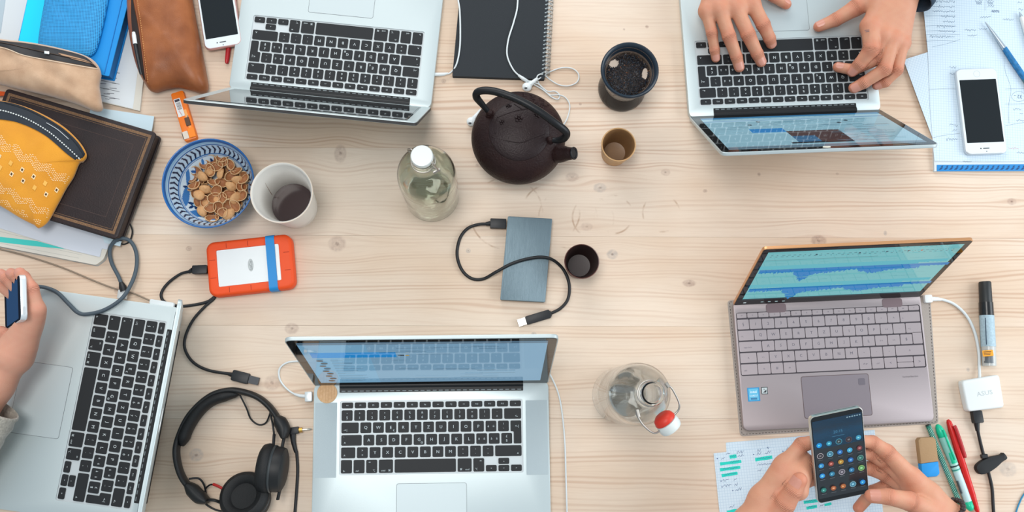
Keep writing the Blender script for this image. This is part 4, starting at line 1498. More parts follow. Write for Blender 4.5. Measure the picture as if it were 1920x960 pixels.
for fx, fy, s in ((-1, 17, 1.25), (-26, 12, .85), (26, 23, 1.0), (-16, 38, .9), (28, 40, .8)):
    r = math.hypot(fx, fy)
    z = lz(r) if r < 46 else bz(r)
    bl = []
    for k in range(5):
        a = 2 * math.pi * k / 5 + fx
        bl.append(ball(((fx + 3.4 * s * math.cos(a)) * .001, (fy + 3.4 * s * math.sin(a)) * .001, (z + .2) * .001), .0021 * s, 5, (1, 1, .7)))
    bl.append(ball((fx * .001, fy * .001, (z + .7) * .001), .0016 * s, 5))
    part('blossom', join(*bl), IRON_LID, lid_o, smooth=True, world=False, kind=None)
for pth in (((-34, 20), (-18, 26), (2, 32), (14, 34)), ((-8, 42), (0, 36), (6, 32)), ((-42, -10), (-16, -18), (4, -20), (36, -10)), ((4, -20), (22, -12), (40, -4)), ((-34, 20), (-38, 4), (-36, -6))):
    L = [(x * .001, y * .001, ((lz(math.hypot(x, y)) if math.hypot(x, y) < 46 else bz(math.hypot(x, y))) + .1) * .001) for x, y in pth]
    part('branch', tube(catmull(L, 6), .0008, 6), IRON_LID, lid_o, smooth=True, world=False)
rs2 = random.Random(4)
bl = []
for k in range(46):
    a = rs2.uniform(.75, 1.5); r = rs2.uniform(50, 66)
    bl.append(ball((r * math.cos(a) * .001, r * math.sin(a) * .001, (bz(r) + .2) * .001), .0017 * rs2.uniform(.7, 1.3), 4, (1, 1, .7)))
part('cast_buds', join(*bl), IRON, tpot, smooth=True, world=False, kind='stuff')
# lugs and handle
hl, hr = np.array(U(917, 212, 88)), np.array(U(1032, 263, 88))
for p in (hl, hr):
    dirv = p - np.array((tc_.x, tc_.y, p[2])); dirv /= np.linalg.norm(dirv)
    part('lug', join(tube([p - dirv * .014 - np.array((0, 0, .012)), p - np.array((0, 0, .004)), p + np.array((0, 0, .004))], [.008, .0075, .0055], 12), ball(p + np.array((0, 0, .003)), .0058, 7)), IRON, tpot, smooth=True)
hp = [hl + np.array((0, 0, .002)), U(905, 197, 104), U(893, 181, 120), U(899, 171, 131), U(925, 171, 138), U(965, 184, 142), U(1005, 205, 141), U(1040, 230, 133), U(1061, 247, 120), U(1059, 258, 108), U(1046, 263, 96), hr + np.array((0, 0, .003))]
hpc = catmull(hp, 8)
rad = np.full(len(hpc), .0058); rad[:14] = np.linspace(.0036, .0056, 14); rad[-14:] = np.linspace(.0056, .0036, 14)
part('handle', tube(hpc, rad, 14), IRON_BLK, tpot, smooth=True)
sp = catmull([U(1012, 280, 46), U(1034, 285, 58), U(1052, 288, 74), U(1066, 288, 86), U(1076, 287.5, 92)], 6)
srd = np.interp(np.linspace(0, 1, len(sp)), [0, .35, .7, .92, 1], [.0235, .0165, .0105, .0092, .0098])
part('spout', tube(sp, srd, 20, cap=False), IRON, tpot, smooth=True)
part('spout_mouth', tube([sp[-1] - (sp[-1] - sp[-3]) * .6, sp[-1] + (sp[-1] - sp[-2]) * .1], .0066, 16), mat('spout_dark', (26, 26, 28), .6), tpot, smooth=40)
T_ = sp[-1] - sp[-2]; T_ /= np.linalg.norm(T_)
s_ = np.cross(T_, (0, 0, 1.)); s_ /= np.linalg.norm(s_); u_ = np.cross(s_, T_)
part('spout_lip', tube([sp[-1] + (s_ * math.cos(a) + u_ * math.sin(a)) * .0082 for a in np.linspace(0, 2 * math.pi, 25)[:-1]], .0018, 8, closed=True), IRON_BLK, tpot, smooth=True)

# ================================================================== tea strainer in a glass
gc = U(1165, 168, 0)
gl = thing('tea_glass', 'short tea glass with dark tea, standing under the tea strainer', 'glass', (gc.x, gc.y, 0))
part('glass', lathe([(0, 1), (34, 0), (37.6, 1.5), (38.6, 5), (37.6, 12), (34.4, 24), (31.6, 36), (31.4, 46), (33.2, 60), (35.2, 72), (35.3, 75), (34.7, 75.6), (34.1, 75), (33.8, 70), (31.9, 60), (30.1, 46), (30.3, 36), (33.1, 24), (36.2, 12), (36.8, 6), (34.4, 3.6), (0, 3.2)], 64), glass_mat('tea_glass_clear', (236, 238, 236)), gl, smooth=50, world=False)
part('dark_base', lathe([(0, .8), (34.2, -.0), (37.8, 1.3), (38.8, 5), (37.9, 12.2), (34.7, 24.2), (32.2, 34), (31.9, 35), (31.0, 35)], 64), mat('smoked_base', (20, 24, 29), .18, 0, .3), gl, smooth=50, world=False, label='dark base of the glass')
part('tea', lathe([(0, 3.5), (34.2, 3.9), (36.5, 6.2), (35.9, 12), (32.8, 24), (30.1, 35.6), (0, 36)], 56), mat('black_tea', (24, 28, 32), .1), gl, smooth=40, world=False)
stn = thing('tea_strainer', 'tea strainer with a thick blue-black rim full of wet tea leaves', 'tea strainer', (gc.x, gc.y, .076))
part('rim', lathe([(36.5, 0.2), (40, 2), (43.5, 9), (45, 15), (44.6, 17.6), (43, 18.6), (40.8, 17.6), (38.5, 12), (37, 6), (36.2, 1.5)], 72), mat('blue_black_plastic', (34, 46, 58), .3), stn, smooth=50, world=False)
part('basket', lathe([(38.4, 12), (37, 4), (33.2, -6), (29.6, -20), (28.4, -23), (0, -23.6)], 64), mat('brown_steel_mesh', (150, 130, 116), .4, .3, bump=(3000, .6), var=(60, (112, 90, 78), .7)), stn, smooth=50, world=False)
def leaf_flake(l, w):
    return np.array([(-l, 0, 0), (0, -w, .0003), (l, 0, 0), (0, w, .0004)]), [(0, 1, 2, 3)]
fl_ = []; flc = []
rs3 = random.Random(6)
for k in range(2300):
    a, r = rs3.random() * 2 * math.pi, .0352 * math.sqrt(rs3.random())
    x, y = r * math.cos(a), r * math.sin(a)
    if (x + .021) ** 2 / 6e-5 + (y - .017) ** 2 / 4e-5 < 1 or (x - .026) ** 2 / 2.5e-5 + (y - .002) ** 2 / 9e-5 < 1: continue
    z = -.0045 + .0045 * math.cos(min(1, r / .034) * 1.5) + rs3.uniform(-.001, .0012)
    q = leaf_flake(rs3.uniform(.0008, .0024), rs3.uniform(.0003, .0009))
    M = Matrix.Translation((x, y, z)) @ Matrix.Rotation(rs3.random() * 6.3, 4, 'Z') @ Matrix.Rotation(rs3.uniform(-.8, .8), 4, 'X') @ Matrix.Rotation(rs3.uniform(-.6, .6), 4, 'Y')
    V, F = xform(q, M)
    fl_.append((V, F))
    c_ = rs3.choice([(30, 34, 42)] * 7 + [(44, 36, 34)] * 4 + [(58, 40, 34)] * 2 + [(38, 50, 66)] * 2 + [(140, 86, 50)] * (1 if rs3.random() < .15 else 0) + [(36, 30, 30)])
    flc += [srgb(*c_)[:3]] * 4
part('tea_leaves', join(*fl_), mat('wet_tea_leaves', attr='Col', rough=.35), stn, world=False, cols=flc, kind='stuff', label='wet dark tea leaves')
for gx_, gy_, ga, gb, gr_ in ((-.0215, .0175, .0088, .0062, .7), (.0265, .001, .0044, .0098, -.15)):  # bare mesh spots, their wet shine painted in as a pale colour
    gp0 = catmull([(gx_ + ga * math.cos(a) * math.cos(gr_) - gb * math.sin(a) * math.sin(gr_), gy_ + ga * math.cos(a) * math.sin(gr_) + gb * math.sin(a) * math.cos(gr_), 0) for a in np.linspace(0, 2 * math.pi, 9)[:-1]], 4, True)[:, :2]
    part('mesh_painted_shine', prism(gp0, -.0042, -.0036), mat('painted_wet_shine', (206, 188, 172), .35), stn, world=False, label='patch of bare mesh with its wet shine painted in')
part('leaf_bed', lathe([(0, -1.6), (12, -2.2), (22, -3.8), (28, -5.4), (31.4, -7), (32.4, -9)], 40), mat('wet_leaf_bed', (40, 36, 38), .5, bump=(600, 1.), var=(150, (64, 48, 42), .7)), stn, smooth=True, world=False)

# ================================================================== cups
cc_ = U(1160, 271, 56)
cup = thing('cup', 'small empty tan clay cup below the tea strainer', 'cup', (cc_.x, cc_.y, 0))
part('body', lathe([(0, 0), (19, 0), (20.5, 1), (22.5, 18), (25.6, 42), (27.3, 54), (27.2, 56), (26.2, 56.6), (25.2, 55.6), (23.6, 42), (20.2, 18), (17.5, 6), (0, 5)], 56), mat('tan_stoneware', (204, 164, 118), .55, var=(60, (180, 138, 94), .6)), cup, smooth=50, world=False)
part('inside_glaze', lathe([(25.9, 56.2), (25.0, 55.2), (23.4, 42), (20.0, 18), (17.2, 6.9), (12, 6.2), (0, 6.0)], 56), mat('olive_brown_glaze', (142, 106, 70), .35, var=(40, (118, 88, 60), .6)), cup, smooth=50, world=False)
cc_ = U(1091, 490, 52)
cup = thing('cup', 'small dark reddish-brown cup beside the grey hard drive', 'cup', (cc_.x, cc_.y, 0))
part('body', lathe([(0, 0), (19, 0), (20.5, 1), (23, 20), (26, 44), (27, 51), (26.6, 52.4), (25.6, 52.2), (24.4, 44), (21, 20), (17.8, 6), (0, 5)], 56), mat('red_brown_glaze', (84, 42, 34), .3, var=(40, (62, 32, 28), .6)), cup, smooth=50, world=False)
part('inside_glaze', lathe([(25.2, 51.8), (24.2, 44), (20.8, 20), (17.5, 6.8), (0, 6.0)], 56), mat('dark_brown_glaze', (48, 30, 28), .35), cup, smooth=50, world=False)

# ================================================================== drives, cables, headphones
BLACKP = mat('black_cable_plastic', (22, 24, 28), .45)
RUB = mat('black_cable_rubber', (23, 25, 29), .5)


def cable(pts, r, n=10, steps=10):
    """a cord through pixels (px, py, z mm)"""
    return tube(catmull([U(*p) for p in pts], steps), r * .001, n)


def bar(a, b, w, h, r=.001, bev=.0006):
    """rounded bar from point a to b (its bottom centre line), w wide and h high, in world metres"""
    a, b = np.array(a, float), np.array(b, float)
    d = b - a; L = np.linalg.norm(d); ex = d / L
    ey = np.cross((0, 0, 1.), ex); ey /= np.linalg.norm(ey); ez = np.cross(ex, ey)
    return frame_map(prism(rrect(L, w, r, 3, L / 2, 0), 0, h, bev, 2), a, ex, ey, ez)


# orange rugged drive
o0, o1 = U(388, 506, 24), U(549, 488, 24)
dc = (np.array(o0) + np.array(o1)) / 2
drot = math.atan2(o1.y - o0.y, o1.x - o0.x)
DW, DH, DT = np.linalg.norm(np.array(o1) - np.array(o0)), .086, .024
ORA = mat('orange_rubber', (234, 78, 22), .55, bump=(500, .1))
dr = thing('hard_drive', 'orange rubber-clad portable hard drive with a blue band around it', 'hard drive', (dc[0], dc[1], 0), drot)
win = rrect(.0965, .0575, .002, 3, -.002, 0)
part('bumper', prism(rrect(DW, DH, .013, 6), 0, DT, .0055, 4, .005, hole=win), ORA, dr, smooth=40, world=False)
part('bumper_window', recess(win, DT, .0016), ORA, dr, world=False)
pl = part('metal_plate', prism(inset(win, .0003), DT - .0016, DT - .0008), mat('brushed_silver_plate', (206, 210, 212), .4, .35, bump=(600, .1, (.02, 6, 1))), dr, world=False)
P = Paint(); P.w = DT - .00078
P.disc(.001, 0, .0042, (168, 172, 172), .0098, 28); P.disc(.001, 0, .0037, (192, 196, 196), .0092, 28)
P.text('LaCie', .001, 0, .0062, (120, 124, 126), math.pi / 2)
part('emblem', P.vf(), print_mat(), pl, world=False, cols=P.C, label='oval maker emblem on the silver plate')
for x in (-.034, -.001, .032):
    for sy in (-1, 1):
        part('groove', box(x - .0006, x + .0006, sy * .0325 - .004 * (sy < 0), sy * .0325 + .004 * (sy > 0) + (.0055 * sy if sy > 0 else -.0055 * 0), DT - .0004, DT + .00015) if False else
             box(x - .0005, x + .0005, min(sy * .0305, sy * .0385), max(sy * .0305, sy * .0385), DT - .0006, DT + .0001), mat('orange_groove', (176, 50, 14), .7), dr, world=False)
for y in (-.014, .014):
    for sx in (-1, 1):
        a, b = sx * (.0525), sx * (DW / 2 - .0045)
        part('groove', box(min(a, b), max(a, b), y - .0005, y + .0005, DT - .0006, DT + .0001), MATS['orange_groove'], dr, world=False)
bx0 = DW / 2 - .0395
olb = rrect(DH + .0016, DT + .0016, .0065, 5, 0, DT / 2)
inn_ = inset(olb, .0010)
V = [(bx0, p[0], p[1]) for p in olb] + [(bx0 + .0135, p[0], p[1]) for p in olb] + [(bx0, p[0], p[1]) for p in inn_] + [(bx0 + .0135, p[0], p[1]) for p in inn_]
n = len(olb)
F = []
for i in range(n):
    j = (i + 1) % n
    F += [(i, j, n + j, n + i), (2 * n + i, 3 * n + i, 3 * n + j, 2 * n + j), (i, 2 * n + i, 2 * n + j, j), (n + i, n + j, 3 * n + j, 3 * n + i)]
V = np.array(V); V[:, 2] += .0008
part('rubber_band', (V, F), mat('blue_rubber_band', (28, 136, 206), .5), dr, smooth=40, world=False, label='wide blue rubber band')
# its cable
oc = thing('usb_cable', 'black cable plugged into the orange drive, curling down to a loose plug', 'cable', U(346, 640))
part('cord', cable([(357, 509, 9), (338, 514, 5), (314, 532, 3), (302, 552, 2.6), (310, 567, 2.6), (335, 574, 2.6), (362, 572, 2.6), (388, 566, 2.6), (402, 557, 2.6), (399, 562, 2.6), (384, 575, 2.6),
                    (362, 600, 2.6), (348, 630, 2.6), (347, 655, 2.6), (362, 679, 2.6), (390, 694, 2.6), (430, 701, 3.2)], 2.3), RUB, oc, smooth=True)
a, b = np.array(U(391, 506, 8)), np.array(U(363, 507, 8))
part('drive_plug', join(bar(a, b, .0135, .009, .002), tube([b + np.array((0, 0, .0045)), np.array(U(354, 510, 11))], [.0042, .0028], 10)), BLACKP, oc, smooth=40)
a, b = np.array(U(437, 703, 1)), np.array(U(468, 711, 1))
up_ = part('plug_grip', join(bar(a, b, .0165, .0085, .0025), tube([np.array(U(428, 701, 3.4)), np.array(U(440, 704, 4.4))], [.0026, .0044], 10)), BLACKP, oc, smooth=40)
part('plug_shell', bar(b + np.array((0, 0, .0018)), U(486, 715.5, 2.8), .0118, .0046, .0004, .0002), mat('dark_plug_metal', (58, 60, 64), .35, .6), up_)

# grey slim drive
gq = [(948, 405), (1036, 410), (1027, 567), (937, 562)]
gp = np.array([U(a, b, 13) for a, b in gq])
gcen = gp.mean(0)
gr = math.atan2(gp[1][1] - gp[0][1], gp[1][0] - gp[0][0])
gx = np.linalg.norm(gp[1] - gp[0]); gy = (np.linalg.norm(gp[3] - gp[0]) + np.linalg.norm(gp[2] - gp[1])) / 2
gd = thing('hard_drive', 'slim blue-grey brushed metal hard drive with black sides', 'hard drive', (gcen[0], gcen[1], 0), gr)
sk = .052                                                    # the casing is a slight parallelogram in plan
ol = np.array([(-gx / 2 - .0005, -gy / 2), (gx / 2 - .0045, -gy / 2), (gx / 2 + .0005, gy / 2), (-gx / 2 + .0045, gy / 2)])
part('case', prism(round_poly(inset(ol, .0005), .0025, 3), 0, .0105), mat('black_drive_side', (34, 40, 46), .4), gd, world=False)
part('top_plate', prism(round_poly(ol, .002, 3), .0105, .013, .0007, 2), mat('blue_grey_brushed_metal', (104, 122, 132), .42, .55, bump=(400, .25, (12, .1, 1)), var=(260, (122, 140, 148), .6, (12, .1, 1))), gd, smooth=40, world=False)
gc2 = thing('usb_cable', 'black cable from the slim grey drive, looping across it to a silver-tipped plug', 'cable', U(870, 500))
part('cord', cable([(914, 420, 8), (896, 421, 5), (876, 429, 3.4), (862, 448, 2.8), (857, 478, 2.8), (866, 506, 2.8), (884, 522, 2.8), (906, 523, 3.5), (930, 510, 12), (958, 495, 16.2), (986, 486, 16.4), (1014, 482, 16.4), (1036, 487, 15),
                    (1056, 505, 5), (1067, 532, 2.8), (1065, 560, 2.8), (1051, 578, 2.8), (1032, 588, 3.6)], 2.5), RUB, gc2, smooth=True)
a, b = np.array(U(949, 421, 2.2)), np.array(U(919, 420, 2.2))
part('drive_plug', join(bar(a, b, .0155, .0085, .0015), tube([b + np.array((0, 0, .0043)), np.array(U(911, 420, 8))], [.004, .003], 10)), BLACKP, gc2, smooth=40)
a, b = np.array(U(1031, 588.5, .6)), np.array(U(986, 602, .6))
pg = part('plug_grip', join(bar(a, b, .0135, .0078, .002), bar(np.array(U(1033, 588, .6)), np.array(U(1029, 589.2, .6)), .009, .0074, .001)), BLACKP, gc2, smooth=40)
part('plug_shell', bar(b + np.array((0, 0, .0016)), U(971, 606.5, 2.2), .0118, .0046, .0004, .0002), mat('silver_plug_metal', (206, 204, 198), .3, .7), pg)

# ------------------------------------------------------------------ headphones lying on their side
HB = mat('black_headphone_plastic', (20, 21, 23), .5)
PAD = mat('black_pad_leather', (17, 18, 20), .6, bump=(900, .4))
hp_ = thing('headphones', 'black over-ear headphones lying on the table beside the large laptop', 'headphones', U(440, 850))
arc = [(527, 797, 16), (517, 778, 16), (503, 760, 16), (484, 745, 16), (460, 736, 16), (432, 732, 16), (402, 739, 16), (376, 757, 16), (354, 782, 16), (339, 812, 16), (331, 842, 16), (334, 872, 16), (344, 898, 16), (362, 921, 16)]
part('headband', tube(catmull([U(*p) for p in arc], 8), .0048, 14, up=np.array((0, 0, 1.)), ry=.0125), HB, hp_, smooth=True)
ar2 = catmull([U(*p) for p in [(449, 738, 16), (425, 742, 16), (400, 750, 16), (380, 764, 16), (362, 786, 16), (349, 810, 16), (341, 836, 16)]], 8)
prad = np.interp(np.linspace(0, 1, len(ar2)), [0, .08, .2, .9, 1], [.002, .006, .0085, .0085, .003])
part('headband_pad', tube(ar2, prad, 14, up=np.array((0, 0, 1.)), ry=prad * 1.9), PAD, hp_, smooth=True)
for a, b, c in (((519, 782, 16), (531, 802, 17), (533, 822, 17)), ((352, 908, 16), (372, 930, 17), (390, 940, 18))):
    q = catmull([U(*a), U(*b), U(*c)], 8)
    part('swivel', tube(q, np.interp(np.linspace(0, 1, len(q)), [0, .25, .6, 1], [.005, .0105, .0105, .004]), 14, up=np.array((0, 0, 1.)), ry=.0130), HB, hp_, smooth=True)
# upright cup: disc axis along x
def ear_cup(cx, axis, upa, r, nm):
    axis = np.array(axis, float); axis /= np.linalg.norm(axis)
    s = np.cross(axis, upa); s /= np.linalg.norm(s); u = np.cross(s, axis)
    M = Matrix(((s[0], u[0], axis[0], cx[0]), (s[1], u[1], axis[1], cx[1]), (s[2], u[2], axis[2], cx[2]), (0, 0, 0, 1)))
    sh = part('ear_cup', lathe([(0, -19), (r * .7, -19), (r * .88, -16), (r * .93, -10), (r * .93, 0), (0, 0)], 48, M=M), HB, hp_, smooth=45)
    part('cup_ring', lathe([(r * .95, -3), (r * .98, -1), (r * .95, 1)], 48, M=M), mat('grey_cup_ring', (52, 56, 58), .4), sh, smooth=45)
    part('ear_pad', lathe([(r * .90, 0), (r, 3), (r * 1.02, 9), (r * .95, 16), (r * .8, 19), (r * .62, 17), (r * .52, 11), (0, 9)], 48, M=M), PAD, hp_, smooth=45)
    return M
c1 = np.array(U(511, 879, 36))
ear_cup(c1, (-1, .10, 0), (0, 0, 1.), 36, 'a')
c2 = np.array(U(462, 934, 27))
ear_cup(c2, (-.15, .38, .9), (0, 1., 0), 37, 'b')
part('yoke', tube(catmull([U(533, 820, 22), U(529, 842, 30), U(531, 868, 36), U(528, 900, 36), U(521, 936, 30)], 8), .0024, 10, up=np.array((0, 0, 1.)), ry=.005), HB, hp_, smooth=True)
part('pivot_knob', bar(U(526, 884, 28), U(536, 885, 28), .015, .012, .002), HB, hp_, smooth=40)
part('yoke', tube(catmull([U(388, 938, 18), U(402, 938, 22), U(420, 946, 14), U(436, 962, 8), U(452, 985, 6)], 8), .0024, 10, up=np.array((0, 0, 1.)), ry=.004), HB, hp_, smooth=True)
part('cable', cable([(450, 741, 20), (462, 765, 12), (470, 785, 4), (484, 796, 3), (498, 793, 4), (506, 776, 14), (507, 768, 20)], 1.3), RUB, hp_, smooth=True)
part('cable', cable([(506, 770, 20), (512, 800, 16), (514, 822, 20), (513, 842, 38)], 1.5), RUB, hp_, smooth=True)
part('strain_relief', cable([(514, 815, 18), (513, 830, 28), (512, 842, 38)], 2.4), RUB, hp_, smooth=True)
part('cable', cable([(354, 898, 20), (372, 897, 16), (382, 908, 10), (386, 926, 6), (384, 942, 6), (396, 952, 5), (412, 958, 5), (426, 957, 8)], 1.5), RUB, hp_, smooth=True)
part('cable', cable([(384, 928, 6), (386, 916, 9), (394, 909, 14), (402, 909, 20)], 1.3), RUB, hp_, smooth=True)
part('strain_relief', cable([(400, 908, 19), (410, 912, 22), (420, 918, 24)], 2.2), mat('red_strain_relief', (170, 34, 30), .45), hp_, smooth=True, label='red strain relief')
# headphone lead with angled jack
jl = thing('audio_cable', 'black audio lead with a gold-tipped angled jack beside the headphones', 'cable', U(556, 860))
part('cord', cable([(556, 846, 4), (558, 880, 3), (556, 920, 3), (553, 960, 3), (550, 1010, 3)], 2.3), RUB, jl, smooth=True)
pb = part('plug_body', join(tube(catmull([U(549, 812, 5), U(550, 828, 5), U(555, 848, 4)], 6), np.linspace(.0050, .0028, 13), 12), bar(U(545, 808, 1), U(562, 806, 1), .0105, .0092, .002)), BLACKP, jl, smooth=40)
part('jack_collar', tube([U(561, 806.5, 5.6), U(567, 806, 5.6)], .0040, 12), mat('gold_metal', (206, 160, 84), .25, .9), pb, smooth=40)
part('jack_tip', tube([U(566, 806, 5.6), U(581, 804.6, 5.6), U(582.5, 804.5, 5.6), U(585, 804.2, 5.6)], [.0019, .0019, .0012, .0006], 12), mat('silver_jack', (206, 200, 188), .25, .9), pb, smooth=40)

# ------------------------------------------------------------------ charging cables
WCAB = mat('white_cable', (216, 222, 224), .5)
mg = thing('charger_cable', 'thin white charging cable with a square connector at the large laptop\'s left side', 'cable', U(540, 715))
part('cord', cable([(577, 743, 7), (560, 742, 4), (540, 731, 2), (525, 712, 2), (524, 692, 2), (538, 680, 2), (562, 677, 2), (600, 676, 2), (660, 650, 2), (720, 640, 2)], 1.5), WCAB, mg, smooth=True)
part('connector', bar(U(573, 744, 3), U(586.4, 743.4, 3), .0150, .0075, .0015), mat('connector_silver', (206, 212, 214), .35, .4), mg, smooth=40)
part('connector_neck', tube([U(578, 743.5, 7), U(562, 742, 5), U(552, 739, 4)], [.0030, .0026, .0018], 10), WCAB, mg, smooth=40)
wc = thing('charger_cable', 'thin white cable running down the right side of the large laptop', 'cable', U(1058, 820))
part('cord', cable([(985, 640, 2), (1010, 668, 2), (1030, 700, 2), (1046, 735, 2), (1054, 775, 2), (1059, 830, 2), (1061, 890, 2), (1063, 960, 2), (1064, 1010, 2)], 1.3), WCAB, wc, smooth=True)
ck = U(613.5, 737, 15.3)
stk = thing('cork_disc', 'round pale wooden disc stuck on the corner of the large laptop', 'disc', (ck.x, ck.y, .0153))
part('disc', lathe([(0, 0), (15.2, 0), (15.4, .4), (15.0, .9), (0, 1.0)], 40), mat('pale_wood_disc', (222, 182, 140), .7, var=(300, (206, 160, 114), .8)), stk, smooth=40, world=False)
part('disc_weave', join(*[box(-.011 + .0044 * i, -.0105 + .0044 * i, -.0125, .0125, .0009, .00112) if abs(i - 2.5) < 1 else box(-.011 + .0044 * i, -.0105 + .0044 * i, -.009, .009, .0009, .00112) for i in range(6)]), mat('disc_lines', (202, 156, 112), .7), stk, world=False, kind='stuff')

# left side: grey braided cable and thin brown wire
gw = thing('usb_cable', 'thick grey-blue cable looping from the sideways laptop to the leather journal', 'cable', U(200, 540))
GCORD = mat('grey_blue_cord', (72, 85, 95), .6)
part('cord', cable([(231, 540, 8), (222, 518, 7), (209, 492, 6), (206, 468, 8), (215, 452, 14), (228, 447, 16), (244, 452, 12), (255, 472, 9), (256, 500, 9), (247, 530, 14), (228, 560, 21), (196, 581, 22), (164, 589, 22), (146, 586, 22),
                    (128, 569, 22), (108, 549, 21), (88, 540, 21), (68, 537, 25), (44, 536, 32)], 3.0, 12), GCORD, gw, smooth=True)
part('plug_grip', tube([U(227, 530, 8), U(230, 538, 9), U(233, 546, 9)], [.0034, .0058, .0062], 12), BLACKP, gw, smooth=40)
part('plug_shell', bar(U(232.5, 545, 5), U(230, 561, 5), .0130, .0075, .001), mat('pale_plug', (212, 216, 216), .35, .4), gw, smooth=40)
tw = thing('charger_cable', 'thin brownish charging wire on the table above the sideways laptop', 'cable', U(120, 505))
part('cord', cable([(-30, 458, 1.5), (0, 467, 1.5), (60, 483, 1.5), (120, 503, 1.5), (180, 528, 1.5), (215, 541, 1.5), (245, 548, 1.5), (284, 565, 3.5)], 1.3), mat('brown_grey_wire', (140, 124, 108), .6), tw, smooth=True)
part('connector', bar(U(283, 565.5, 4), U(328, 573, 4), .0075, .0065, .002), WCAB, tw, smooth=40)

# ------------------------------------------------------------------ earphones
ep = thing('earphones', 'white wired earphones tangled over the black notebook and under the teapot', 'earphones', U(990, 160))
part('cord', cable([(833, 139, 6), (845, 136, 5), (856, 120, 9.5), (862, 90, 10.2), (863, 55, 10.2), (862, 20, 10.2), (860, -20, 10.2), (890, -60, 10.2), (940, -55, 10.2), (967, -15, 10.2), (970, 12, 10.2), (963, 42, 10.2), (953, 75, 10.2),
                    (951, 104, 10.2), (962, 130, 10), (976, 144, 10), (985, 150, 10)], 1.35), WCAB, ep, smooth=True)
part('plug', tube([U(810, 139.5, 7), U(826, 139.6, 7), U(833, 139, 6.5), U(840, 137.5, 6)], [.0030, .0030, .0026, .0016], 12), WCAB, ep, smooth=40)
part('splitter', tube([U(972, 141, 10), U(980, 147, 10), U(990, 153, 10)], [.0020, .0030, .0026], 12), WCAB, ep, smooth=True)
part('cord', cable([(988, 152, 10), (1002, 152, 9), (1012, 147, 8), (1020, 141, 6), (1035, 133, 2), (1055, 127, 2), (1074, 129, 2), (1085, 140, 2), (1082, 154, 2), (1066, 161, 2), (1048, 159, 2), (1032, 150, 2.6), (1022, 142, 5.5), (1014, 139, 9), (1007, 144, 9),
                    (1010, 156, 4), (1020, 170, 2), (1032, 178, 2), (1048, 178, 3.5), (1060, 183, 2), (1068, 196, 2), (1066, 214, 2), (1058, 232, 2), (1040, 250, 2)], 1.1), WCAB, ep, smooth=True)
part('cord', cable([(990, 154, 10), (1004, 160, 5), (1020, 170, 4), (1034, 182, 2), (1046, 186, 2), (1049, 178, 2), (1040, 171, 2), (1026, 171, 3.5), (1010, 158, 7), (1000, 155, 8)], 1.1), WCAB, ep, smooth=True)
for (bx_, by_, bzz), (sx_, sy_, sz_), (fx_, fy_) in (((988, 163, 8), (1008, 147, 10), (986, 165)), ((884, 228, 8), (902, 206, 7), (881, 231))):
    B = np.array(U(bx_, by_, bzz))
    eb = part('earbud', join(ball(B, .0080, 9, (1, .95, .8)), tube([B, (B + np.array(U(sx_, sy_, sz_))) / 2, U(sx_, sy_, sz_)], [.0052, .0036, .0026], 12)), mat('white_earbud', (226, 232, 234), .25), ep, smooth=True)
    part('speaker_slot', ball(np.array(U(fx_, fy_, bzz + 5.6)), .0026, 6, (1, .6, .5)), mat('dark_slot', (70, 74, 78), .5), eb, smooth=True)
part('cord', cable([(902, 206, 7), (912, 214, 3), (926, 235, 1.6)], 1.1), WCAB, ep, smooth=True)

# ------------------------------------------------------------------ white adapter and its cables at the right
ad = thing('adapter', 'white square laptop adapter box with a white cable to the mauve laptop', 'adapter', U(1843, 737))
pq = np.array([U(*p, 15) for p in ((1803, 714), (1874, 702), (1884, 764), (1815, 772))])[:, :2]
part('box', prism(round_poly(ccw(pq), .006, 5), 0, .015, .003, 3, .002), mat('white_adapter_plastic', (226, 230, 230), .4), ad, smooth=40)
P = Paint()
P.text('ASUS', 0, 0, .0098, (184, 192, 194), 0, 1.15)
e1 = np.array(U(1874, 702, 15)) - np.array(U(1803, 714, 15)); e1[2] = 0; e1 /= np.linalg.norm(e1); e2 = np.cross((0, 0, 1.), e1)
part('lettering', frame_map(P.vf(), np.array(U(1846, 737, 15.1)), e1, e2, (0, 0, 1.)), print_mat(), ad, cols=P.C)
part('cord', cable([(1752, 560, 9), (1768, 562, 6), (1790, 571, 3), (1812, 592, 2.5), (1827, 622, 2.5), (1835, 660, 2.5), (1836, 690, 4), (1837, 710, 8)], 2.3), WCAB, ad, smooth=True)
part('plug', join(bar(U(1731, 561, 6), U(1745, 560.4, 6), .0125, .0065, .002), tube([U(1744, 560.5, 9), U(1758, 560.6, 8.4), U(1764, 561.6, 7)], [.0040, .0032, .0024], 10)), mat('white_plug', (226, 230, 230), .4), ad, smooth=40)
pc = thing('power_cable', 'black power cable with a rubber tie, leading down from the white adapter', 'cable', U(1850, 860))
part('cord', cable([(1832, 800, 6), (1836, 820, 4), (1842, 845, 3), (1848, 866, 3.5), (1854, 888, 3), (1860, 915, 3), (1862, 945, 3), (1866, 1000, 3)], 2.4), RUB, pc, smooth=True)
part('plug_grip', join(bar(U(1827, 770, 2), U(1831, 793, 2), .0150, .0095, .002), tube([U(1831, 791, 6.5), U(1833, 808, 6)], [.0046, .0030], 10)), BLACKP, pc, smooth=40)
part('tie_clip', bar(U(1838, 856, 3), U(1849, 854, 3), .006, .006, .001), BLACKP, pc)
tq = catmull([(*U(a, b, 9)[:2], 0) for a, b in [(1830, 877), (1838, 866), (1856, 857), (1876, 853), (1882, 849), (1889, 859), (1880, 866), (1868, 877), (1852, 887), (1838, 889)]], 4, True)[:, :2]
part('rubber_tie', prism(tq, .0022, .0105, .002, 2), mat('black_tie_rubber', (20, 22, 25), .6), pc, smooth=40, label='black oval rubber cable tie')
bcb = thing('blue_cable', 'thin blue cable in the bottom right corner', 'cable', U(1912, 945))
